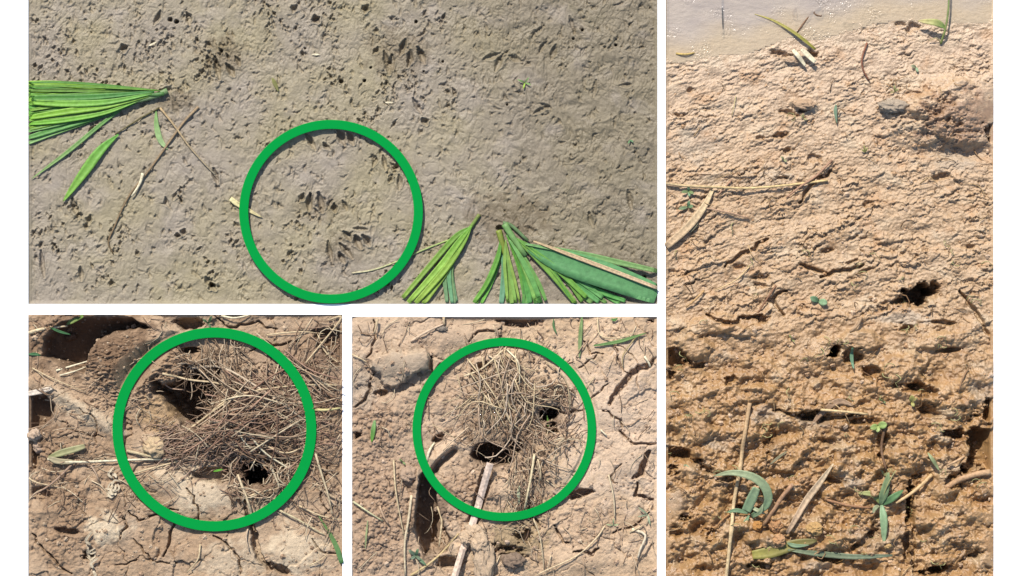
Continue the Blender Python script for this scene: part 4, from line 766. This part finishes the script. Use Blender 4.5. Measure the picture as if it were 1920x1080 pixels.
for pts, w_, c1, c2, lb in [([(703, 788), (700, 808), (697, 829)], 10, C(150, 190, 120), C(110, 170, 60), 'short bright green grass blade at the left edge of the pinkish soil'), ([(1091, 595), (1088, 630), (1086, 672)], 9, C(130, 160, 90), C(160, 176, 120), 'upright green blade near the top edge right of the hoop'),
        ([(1113, 648), (1160, 640), (1212, 624)], 8, C(120, 160, 90), C(140, 170, 100), 'long green blade lying level in the upper right of the pinkish soil'), ([(1038, 598), (1038, 612), (1044, 626)], 5, C(100, 140, 80), C(90, 130, 80), 'small green blade at the top edge above the hoop'),
        ([(974, 910), (972, 925), (973, 946)], 7, C(206, 210, 170), C(206, 210, 170), 'pale green leaf sheath below the nest inside the hoop'), ([(1146, 598), (1152, 600), (1158, 596)], 6, C(110, 160, 80), C(110, 160, 80), 'tiny green leaf at the top edge near the upper right'), ([(690, 975), (687, 1005), (685, 1030)], 4, C(176, 186, 130), C(176, 186, 130), 'thin pale green blade on the crumbly lower left soil'), ([(1026, 780), (1028, 795), (1027, 800)], 4, C(120, 160, 70), C(120, 160, 70), 'tiny green shoot at the rim of the right nest hole')]:
    flatleaf(P3, pts, w_, c1, c2, lb, 'grass blade', 'grass_sprig', lift=5, w0=.4, w1=.1, peak=.5)
seedling(P3, 780, 1042, [(-14, -12, 7, C(130, 150, 120), 8), (-10, 6, 6, C(140, 160, 130), 6), (10, 8, 6, C(120, 140, 110), 6), (4, -14, 6, C(120, 150, 110), 8), (20, 18, 6, C(120, 150, 110), 6)], 'dusty grey-green plant at the foot of the narrow trench')
seedling(P3, 1150, 985, [(-14, -2, 3, C(190, 200, 150), 4), (10, -2, 3, C(190, 200, 150), 4), (0, -14, 3, C(190, 200, 150), 6)], 'pale green seedling under the upright straw right of the hoop')
seedling(P3, 1215, 965, [(-18, -14, 4, C(176, 186, 150), 5), (4, 20, 4, C(176, 186, 150), 5), (-20, 4, 3, C(176, 186, 150), 5)], 'pale weed at the lower right edge of the pinkish soil')
seedling(P3, 755, 866, [(-6, -6, 3, C(150, 176, 110), 4), (6, 5, 3, C(150, 176, 110), 4)], 'tiny green weed beside the tall thin straw')
# clods and lumps
def clod(name, patch, px, py, rx, ry, rz, col, label, cat='clod', seed=0, ang=0, sink=.35, parent=None, rough=.5, mat=None):
    n = 40; m = 26; V = []; F = []
    a = math.radians(-ang)
    th = np.linspace(0, math.pi, m)[:, None]*np.ones((1, n)); ph = np.ones((m, 1))*np.linspace(0, 2*math.pi, n, endpoint=False)[None]
    x = np.sin(th)*np.cos(ph); y = np.sin(th)*np.sin(ph); z = np.cos(th)
    d = 1+rough*(fbm(x*1.6+seed, y*1.6+z*1.3, 4, 40, .6)+fbm(z*1.7-seed, x*1.5+3+y, 4, 44, .6))+.3*rough*fbm(x*5+z*3, y*5+seed-z*2, 3, 46)
    gx, gy, gz = x*d*rx, y*d*ry, z*d*rz; z0 = patch.z(px, py)+rz*(.8-2*sink)
    X_ = gx*math.cos(a)-gy*math.sin(a); Y_ = gx*math.sin(a)+gy*math.cos(a)
    cap = ring_cap(px+X_, py-Y_); zz = np.minimum(gz+z0, cap-.4)
    V = np.stack([(px-960+X_)/1000, (540-py+Y_)/1000, zz/1000], -1).reshape(-1, 3)
    for j in range(m-1):
        for i in range(n): F.append((j*n+i, (j+1)*n+i, (j+1)*n+(i+1) % n, j*n+(i+1) % n))
    me = bpy.data.meshes.new(name); me.from_pydata([tuple(v) for v in V], [], F); ca = me.color_attributes.new('Col', 'FLOAT_COLOR', 'POINT'); ca.data.foreach_set('color', np.tile((*col, .1), len(V)))
    me.polygons.foreach_set('use_smooth', [True]*len(F)); me.materials.append(mat or M_CLOD); o = bpy.data.objects.new(name, me); COL.objects.link(o)
    if parent: o.parent = parent; o.matrix_parent_inverse = parent.matrix_world.inverted()
    elif label: tag(o, label, cat)
    return o
# stake
st = empty('wooden_stake', 'split wooden stake with mud caked round its middle, standing out of the pinkish soil', 'stake', 888, 980, P3.z(888, 980))
def bar(pts, w_, h_, c):
    mb = MB(); mb.sweep(pts, lambda k, t: [(-w_*.5, -h_), (-w_*.5, h_*.5), (-w_*.1, h_), (w_*.5, h_*.4), (w_*.5, -h_)], c); return mb
RCAP = RZ-1.5
bar([(919, 868, 22), (914, 885, 18), (907, 910, 8), (900, 935, 0), (897, 948, -2.5), (888, 975, 0), (880, 1000, 2), (868, 1030, 3)], 13, 4, C(232, 206, 184)).build('upper_rod', M_STRAW, st, False)
bar([(868, 1028, 6), (860, 1055, 8), (852, 1082, 10), (845, 1105, 10)], 12, 6, C(226, 200, 176)).build('lower_rod', M_STRAW, st, False)
for q, (x, y, a_, b_, c_) in enumerate(((888, 1000, 24, 17, 15), (900, 1018, 17, 20, 12), (906, 1056, 19, 40, 13), (876, 1010, 13, 14, 11))):
    clod('mud_lump', P3, x, y, a_, b_, c_, C(214, 186, 154), '', seed=q*3+1, parent=st, sink=.02)
for a in [(P3, 1052, 922, 14, 9, 8, C(216, 186, 160), 'small pale clod beside the dark hollow below the straw nest'), (P3, 765, 890, 17, 15, 12, C(190, 162, 136), 'rounded clod leaning on the head of the narrow trench'), (P3, 828, 617, 11, 6, 6, C(150, 138, 124), 'small grey clod near the top edge left of the hoop'),
          (P3, 932, 672, 10, 9, 8, C(206, 180, 150), 'small clod at the top of the nest'), (P3, 960, 1052, 20, 14, 10, C(150, 128, 108), 'dark clod in the hollow at the bottom edge'),
          (P2, 65, 815, 13, 11, 11, C(206, 180, 154), 'round clod at the left edge above the folded leaf'), (P2, 72, 838, 12, 12, 10, C(200, 172, 146), 'second round clod just below the one at the left edge'), (P2, 290, 838, 22, 18, 11, C(214, 186, 146), 'smooth tan clod at the left inside of the largest hoop'), (P2, 122, 632, 11, 8, 9, C(150, 122, 98), 'small lump on the floor of the big shaded cut'),
          (P4, 1672, 200, 25, 12, 9, C(186, 168, 146), 'grey clod alone on the brown bank below the upper twig'), (P4, 1506, 197, 19, 9, 8, C(200, 168, 136), 'brown clod with shadow left of the small upper seedling'), (P4, 1486, 113, 15, 7, 6, C(206, 176, 146), 'clod under the white straw strips by the water'),
          (P4, 1420, 985, 9, 9, 8, C(206, 150, 86), 'small orange clod beside the curled leaf'), (P4, 1455, 985, 13, 12, 11, C(200, 150, 104), 'knobbly orange clod between the curled leaf and split reed'), (P4, 1460, 1012, 13, 11, 10, C(206, 160, 116), 'knobbly clod just above the yellow leaf at the bottom'), (P4, 1525, 990, 17, 12, 10, C(206, 166, 110), 'tan clod right of the split reed'), (P4, 1664, 1023, 7, 6, 6, C(214, 176, 120), 'tiny clod at the tip of the drooping grass leaf')]:
    clod('soil_clod', *a, seed=int(a[1]) % 13)
# loose small crumbs on the dry soil
def crumb_stuff(name, patch, n, box, cols, seed, mat, dz=0):
    r = random.Random(seed); mb = MB()
    for k in range(n):
        x, y = r.uniform(box[0], box[2]), r.uniform(box[1], box[3]); s_ = r.uniform(1.2, 3.6)*(1 if r.random() < .85 else 1.7)
        if min(abs(math.hypot(x-c[0], y-c[1])-(c[2]+c[3])/2) for c in RINGS) < 17: continue
        z = patch.z(x, y)+s_*.2-1.5+dz*r.random(); c = np.array(r.choice(cols))*r.uniform(.8, 1.15); b = len(mb.V); q = r.uniform(0, 6)
        for (u, v, w_) in ((1, 0, 0), (-1, .1, 0), (0, 1, .1), (.1, -1, 0), (0, 0, 1), (.6, .6, .6), (-.6, -.5, .6), (.5, -.6, .6), (-.6, .6, .5)):
            k_ = r.uniform(.75, 1.15)*s_; U, V_ = u*math.cos(q)-v*math.sin(q), u*math.sin(q)+v*math.cos(q); mb.V.append(((x-960+U*k_)/1000, (540-y+V_*k_)/1000, (z+w_*k_)/1000)); mb.Cc.append((*c, 0.))
        for f in ((4, 0, 5), (4, 5, 2), (4, 2, 8), (4, 8, 1), (4, 1, 6), (4, 6, 3), (4, 3, 7), (4, 7, 0), (0, 2, 5), (2, 1, 8), (1, 3, 6), (3, 0, 7)): mb.F.append(tuple(b+i for i in f))
    o = mb.build(name, mat, None, False); o['kind'] = 'stuff'
crumb_stuff('soil_crumbs', P2, 1500, (56, 594, 640, 1078), [C(196, 168, 138), C(180, 150, 122), C(206, 180, 150)], 1, M_CLOD)
crumb_stuff('soil_crumbs', P3, 1500, (664, 598, 1229, 1078), [C(206, 176, 148), C(190, 160, 132), C(216, 188, 160)], 2, M_CLOD)
crumb_stuff('soil_crumbs', P2, 420, (320, 680, 590, 860), [C(164, 134, 106), C(186, 156, 126), C(140, 112, 88)], 5, M_CLOD, 9)
crumb_stuff('soil_crumbs', P3, 260, (880, 670, 1050, 900), [C(190, 160, 130), C(170, 142, 114)], 6, M_CLOD, 9)
crumb_stuff('mud_crumbs', P4, 1500, (1252, 130, 1860, 1078), [C(206, 168, 128), C(190, 150, 108), C(216, 184, 150)], 3, M_WETB)
# ------------------------------------------------------------------ things on the wet bank
_C0 = C
def C(r, g, b):
    v = _C0(r, g, b)
    return (v*np.array([1.12, .9, .66]))*.8+v.mean()*.16+.04 if g >= r and g > b else v
L4 = [([(1355.5, -20), (1355, 20), (1356, 50), (1357, 69)], 2, C(90, 90, 90), 'dark grey stem standing out of the water at the upper left', 'stem', C(110, 104, 96)),
      ([(1248.5, 344), (1290, 349), (1345, 351), (1400, 353), (1460, 349), (1552, 338)], 3, C(196, 170, 130), 'long yellow straw lying level across the wet bank', 'straw', C(230, 200, 140)),
      ([(1372, 337), (1358, 352), (1344, 368)], 2, C(190, 150, 120), 'short brown twig crossing the long yellow straw', 'twig', None),
      ([(1560, 300), (1530, 330), (1500, 350), (1474, 371)], 2.6, C(176, 136, 108), 'brown twig slanting over the right end of the long yellow straw', 'twig', None),
      ([(1318, 390), (1340, 393), (1372, 400), (1404, 409)], 2, C(190, 154, 124), 'thin brown twig just under the long yellow straw', 'twig', None),
      ([(1626, 80), (1616, 110), (1618, 130), (1630, 152)], 2.2, C(146, 98, 74), 'red-brown crooked twig on the upper bank', 'twig', None),
      ([(1405, 755), (1394, 820), (1388, 870), (1376, 940), (1368, 1010), (1360, 1095)], 4.6, C(196, 160, 118), 'tall tan stalk standing at the lower left of the wet bank', 'stalk', C(230, 202, 154)),
      ([(1484, 908), (1466, 930), (1450, 954), (1430, 985)], 5, C(186, 144, 110), 'short thick brown stick between the curled leaf and the split reed', 'stick', C(150, 116, 84)),
      ([(1372, 960), (1352, 975), (1340, 992)], 2.6, C(176, 130, 84), 'short curved brown twig left of the tall tan stalk', 'twig', None),
      ([(1864, 885), (1835, 888), (1800, 898), (1770, 914)], 7, C(206, 168, 128), 'thick tan stick at the right edge of the lower bank', 'stick', C(186, 146, 106)),
      ([(1816, 851), (1795, 862), (1774, 873)], 3, C(206, 168, 128), 'short twig above the thick tan stick', 'twig', None),
      ([(1748, 890), (1725, 912), (1700, 930), (1678, 942)], 4, C(220, 184, 134), 'tan straw leading into the lower grass plant from the right', 'straw', None),
      ([(1538, 768), (1580, 771), (1626, 776)], 3, C(220, 190, 140), 'straight pale straw lying level in the middle of the lower bank', 'straw', None),
      ([(1550, 937), (1590, 947), (1634, 952)], 3, C(170, 126, 90), 'brown twig leading into the lower grass plant from the left', 'twig', None),
      ([(1615, 595), (1605, 612), (1592, 622)], 3.4, C(170, 140, 108), 'short grey-brown root beside the lower burrow', 'root', None),
      ([(1455, 535), (1435, 565), (1420, 590)], 2.2, C(150, 110, 82), 'dark twig above the left crevice', 'twig', None),
      ([(1320, 545), (1305, 560), (1286, 576)], 2.6, C(200, 160, 110), 'short twig on the left edge below the middle', 'twig', None),
      ([(1405, 500), (1380, 525), (1340, 545)], 1.6, C(222, 190, 140), 'thin yellow straw at the left of the middle bank', 'straw', None),
      ([(1815, 690), (1802, 710), (1794, 735)], 2.2, C(150, 116, 84), 'curved root on the right below the upper burrow', 'root', None),
      ([(1380, 180), (1372, 218)], .9, C(190, 190, 120), 'hair-thin yellow shoot at the upper left of the bank', 'shoot', None),
      ([(1660, 790), (1652, 840), (1660, 880)], 3.4, C(130, 100, 74), 'dark stem below the bright leaf pair', 'stem', None),
      ([(1268, 100), (1285, 102), (1302, 99)], 2.4, C(206, 176, 106), 'floating yellow scrap by the shore at the left', 'scrap', None),
      ([(1540, 12), (1526, 24), (1540, 30), (1544, 18)], 2.2, C(110, 84, 62), 'dark bent twig at the water edge, right one of two', 'twig', None),
      ([(1493, 14), (1486, 27), (1495, 33), (1493, 14)], 1.6, C(140, 104, 74), 'small dark looped twig in the water, left one of two', 'twig', None),
      ([(1525, 20), (1508, 42), (1495, 60)], 1.8, C(130, 96, 70), 'thin dark twig between the looped twig and the bank', 'twig', None)]
for pts, r_, c, lb, ct, c2 in L4:
    kn = (.42, .75) if 'tall tan' in lb else ()
    stalk(P4, pts, r_*.85, c, lb, ct, ct, c2, lift=6 if r_ > 2.5 else 3, arch=4, r1=r_*.7, knots=kn, flat=.9, sides=8)
for pts, w_, c1, c2, lb, kw in [
    ([(1415, 26), (1450, 38), (1490, 62), (1529, 93)], 7, C(222, 206, 120), C(170, 164, 70), 'yellow-green grass blade reaching over the shore at the upper left', dict(lift=9, w0=.1, w1=.6, peak=.8)),
    ([(1486, 94), (1497, 107), (1510, 124)], 9, STP, STP, 'white straw strip by the water, left one of the pair', dict(lift=11, w0=.8, w1=.5, mat=M_STRAW)), ([(1502, 93), (1514, 104), (1528, 117)], 11, STP, STP, 'white straw strip by the water, right one of the pair', dict(lift=14, w0=.6, w1=.8, mat=M_STRAW)),
    ([(1336, 356), (1318, 390), (1290, 425), (1249, 462)], 18, C(226, 200, 156), C(206, 174, 136), 'broad dry brown leaf slanting at the left edge of the bank', dict(lift=6, w0=.4, w1=.8, peak=.7, mat=M_STRAW)),
    ([(1308, 415), (1300, 425), (1293, 436)], 12, C(140, 146, 110), C(150, 150, 116), 'oval grey-green leaf beside the broad dry leaf', dict(lift=5, w0=.3)),
    ([(1560, 868), (1535, 905), (1508, 942), (1474, 998)], 15, C(230, 204, 166), C(180, 150, 120), 'split pale reed slanting across the lower bank', dict(lift=9, w0=.2, w1=.5, peak=.5, mat=M_STRAW, fold=.5)),
    ([(1476, 1030), (1540, 1038), (1600, 1043), (1672, 1040)], 13, C(130, 160, 120), C(110, 140, 110), 'long bluish-green leaf lying near the bottom edge', dict(lift=8, w0=.3, w1=.3)),
    ([(1410, 1040), (1445, 1034), (1490, 1020), (1530, 1012)], 26, C(190, 180, 96), C(140, 130, 80), 'broad yellow-green dying leaf at the bottom edge', dict(lift=4, w0=.7, w1=.2, peak=.4)),
    ([(1475, 1017), (1490, 1022), (1515, 1020)], 9, C(140, 190, 150), C(130, 180, 140), 'small mint green leaf on top of the dying leaf', dict(lift=13)),
    ([(1738, 848), (1750, 866), (1760, 882)], 8, C(160, 190, 130), C(150, 180, 120), 'short green blade above the lower right stick', dict(lift=8)),
    ([(1597, 652), (1597, 672), (1600, 692)], 8, C(90, 160, 120), C(110, 176, 140), 'single upright teal leaf beside the lower burrow', dict(lift=14, w0=.5)),
    ([(1567, 196), (1566, 210), (1569, 232)], 7, C(130, 180, 150), C(110, 160, 130), 'small teal shoot on the upper bank', dict(lift=9)),
    ([(1443, 870), (1460, 856), (1475, 845)], 6, C(150, 150, 110), C(140, 150, 110), 'grey-green leaf scrap above the split reed', dict(lift=6)),
    ([(1600, 760), (1570, 752), (1540, 775), (1520, 800)], 14, C(170, 140, 110), C(160, 128, 100), 'brown papery leaf half buried above the pale level straw', dict(lift=4, w0=.3, mat=M_STRAW))]:
    flatleaf(P4, pts, w_, c1, c2, lb, 'leaf', **kw)
def plant(name, label, px, py, parts, cat='plant'):
    root = empty(name, label, cat, px, py, P4.z(px, py))
    for kind, pts, w_, c1, c2 in parts:
        mb = MB(); zb = max(P4.z(px, py), 5 if name == 'curled_grass' else -3); q = [(a[0], a[1], zb+a[2]) for a in cr_spline(pts, 18)]
        if kind == 'leaf': mb.blade(q, w_, c1, c2, w0=.35, w1=.05, peak=.45)
        elif kind == 'strap': mb.blade(q, w_, c1, c2, w0=.9, w1=.7, peak=.5)
        else: mb.tube(q, w_, w_*.7, c1, c2, sides=7)
        mb.build('leaf' if kind != 'stem' else 'stem', M_LEAF, root)
mint, mint2 = C(176, 204, 160), C(120, 176, 130)
plant('curled_grass', 'mint green grass with one long leaf curled over like a hook, beside the tall tan stalk', 1405, 962, [
    ('leaf', [(1408, 966, 2), (1432, 950, 16), (1438, 930, 26), (1428, 906, 32), (1404, 890, 34), (1370, 884, 30), (1336, 891, 18)], 17, mint2, mint),
    ('strap', [(1398, 958, 4), (1406, 938, 14), (1416, 912, 28)], 19, C(140, 196, 150), C(160, 206, 160)),
    ('leaf', [(1402, 962, 3), (1380, 956, 8), (1362, 960, 4)], 8, mint2, mint2), ('leaf', [(1406, 950, 6), (1420, 956, 12), (1434, 963, 9)], 7, mint, mint), ('leaf', [(1404, 966, 3), (1396, 978, 6), (1384, 986, 3)], 7, mint2, mint2), ('leaf', [(1410, 970, 3), (1424, 958, 18), (1428, 944, 22)], 7, mint2, mint)])
plant('grass_plant', 'green star-shaped grass plant with a long drooping leaf near the bottom right of the bank', 1650, 945, [
    ('leaf', [(1652, 946, 8), (1655, 975, 16), (1656, 1021, 12)], 14, C(130, 190, 140), C(150, 200, 150)), ('leaf', [(1650, 946, 6), (1656, 920, 18), (1664, 884, 22)], 16, C(120, 170, 110), C(140, 180, 120)),
    ('leaf', [(1650, 944, 6), (1635, 926, 12), (1608, 924, 8)], 11, C(150, 190, 80), C(190, 206, 120)), ('leaf', [(1654, 946, 6), (1672, 932, 16), (1692, 918, 14)], 13, C(80, 150, 80), C(100, 170, 90)), ('leaf', [(1650, 942, 8), (1650, 926, 14), (1640, 912, 14)], 9, mint2, mint2),
    ('leaf', [(1648, 948, 4), (1640, 952, 8), (1636, 962, 5)], 8, mint, mint), ('stem', [(1650, 944, 4), (1662, 906, 26), (1676, 880, 30)], 1.4, C(170, 190, 110), C(190, 200, 130))])
plant('tall_weed', 'green stem with one pointed leaf rising off the top edge at the right', 1765, 80, [
    ('stem', [(1764, 82, 1), (1771, 55, 14), (1776, 20, 18), (1777, -25, 20)], 2.4, C(150, 180, 70), C(130, 170, 80)), ('leaf', [(1771, 53, 14), (1752, 44, 22), (1720, 40, 16)], 13, C(130, 190, 50), C(220, 220, 140)), ('stem', [(1764, 80, 1), (1755, 72, 8), (1742, 76, 3)], 1.2, C(200, 200, 140), C(200, 200, 140))])
tl = C(120, 180, 130)
for x, y, lv, lb in [(1535, 565, [(-17, -8, 12, C(120, 180, 130), 9), (16, 3, 13, C(140, 200, 150), 9)], 'two-leaved teal seedling in the middle of the bank'), (1645, 798, [(-16, 4, 12, C(170, 216, 100), 10), (16, -4, 14, C(170, 220, 110), 10), (-2, 12, 9, C(180, 220, 120), 7)], 'bright lime leaf pair on a dark stem in the lower middle'),
    (1708, 754, [(0, -14, 11, C(170, 180, 60), 7), (4, 8, 7, C(180, 190, 70), 4), (10, -10, 4, C(190, 190, 90), 8)], 'yellow-green round-leaved sprout in the lower hollow'), (1291, 359, [(-14, 1, 6, C(140, 180, 110), 6), (10, 4, 6, C(130, 170, 90), 6), (0, -10, 5, tl, 7), (2, 10, 5, tl, 4)], 'four-leaved seedling touching the long yellow straw at the left'),
    (1290, 388, [(-18, 4, 7, C(130, 170, 120), 6), (10, -2, 7, C(120, 170, 110), 6), (2, -12, 6, tl, 7)], 'three-leaved seedling just below the one touching the yellow straw'), (1718, 126, [(-10, -3, 7, C(170, 190, 150), 5), (3, 10, 5, C(140, 190, 150), 5)], 'pale grey-green leaf pair on the upper right bank'), (1656, 890, [(-4, -10, 4, C(170, 190, 120), 6), (10, -4, 4, C(170, 190, 120), 6)], 'small pale sprout just above the lower grass plant'),
    (1507, 222, [(-6, -6, 3, C(190, 200, 130), 5), (6, 3, 3, C(190, 200, 130), 4), (-2, -10, 3, C(190, 200, 130), 5)], 'small yellow-green sprout under the brown upper clod'), (1470, 299, [(-6, -6, 4, C(170, 190, 130), 5), (5, 5, 4, C(170, 190, 130), 4)], 'pale sprout above the twig of the yellow straw'), (1622, 286, [(-3, -14, 3, C(190, 186, 110), 6), (4, -10, 3, C(190, 186, 110), 6), (-8, -6, 3, C(190, 186, 110), 5)], 'tuft of yellowish shoots in the upper middle of the bank'),
    (1678, 172, [(-2, -12, 4, C(170, 190, 110), 6), (6, -6, 4, C(170, 190, 110), 5), (-10, 2, 3, C(190, 190, 120), 4)], 'tiny tuft just above the grey clod'), (1485, 637, [(-6, -10, 3, C(170, 190, 90), 7), (5, 4, 3, C(160, 180, 90), 5)], 'tiny green shoot left of the lower burrow'), (1655, 752, [(-8, -5, 4, C(120, 150, 70), 5), (6, 4, 4, C(120, 150, 70), 4)], 'dark green tuft left of the round-leaved sprout'), (1285, 230+640, [(8, 10, 4, C(150, 180, 140), 5), (-4, 4, 3, C(150, 180, 140), 4)], 'pale shoot in the lower left crevice')]:
    seedling(P4, x, y, lv, lb)
def sprout(px, py, seed):
    r = random.Random(seed); a = r.uniform(0, 6.28); R = r.uniform(4, 11); s_ = r.choice((-1, 1)); z0 = P4.z(px, py)
    q = [(px+R*math.cos(a+s_*t*2.6)+t*r.uniform(-3, 3), py+R*.8*math.sin(a+s_*t*2.6), z0+1+9*math.sin(math.pi*min(t*.8, 1))) for t in np.linspace(0, 1, 10)]
    q.append((q[-1][0]+r.uniform(-8, 8), q[-1][1]+r.uniform(4, 12), q[-1][2]-2))
    mb = MB(); mb.tube(q, .95, .5, C(206, 200, 140), C(180, 190, 110), sides=5); return tag(mb.build('sprout', M_LEAF), 'hair-thin curled pale sprout poking out of the wet brown bank', 'sprout', 'curled sprouts on the wet bank')
r9 = random.Random(9)
for (x, y) in [(1690, 562), (1697, 558), (1697, 612), (1705, 622), (1722, 612), (1762, 636), (1768, 646), (1576, 642), (1582, 640), (1555, 665), (1666, 690), (1662, 700), (1712, 728), (1728, 735), (1782, 772), (1788, 780), (1440, 790), (1432, 806), (1438, 812), (1255, 846), (1345, 888), (1372, 880), (1368, 944), (1362, 968), (1830, 568), (1820, 560), (1830, 904), (1753, 800), (1767, 803), (1765, 885), (1702, 960), (1704, 968), (1640, 1002), (1652, 1004), (1752, 1050), (1765, 1054), (1288, 775), (1322, 775), (1275, 695), (1480, 220), (1655, 745), (1700, 940), (1842, 912), (1465, 795), (1730, 1010), (1675, 880), (1545, 640), (1600, 745)]: sprout(x, y, int(x*31+y))
for k in range(36): sprout(r9.uniform(1260, 1850), r9.uniform(420, 1060), k)
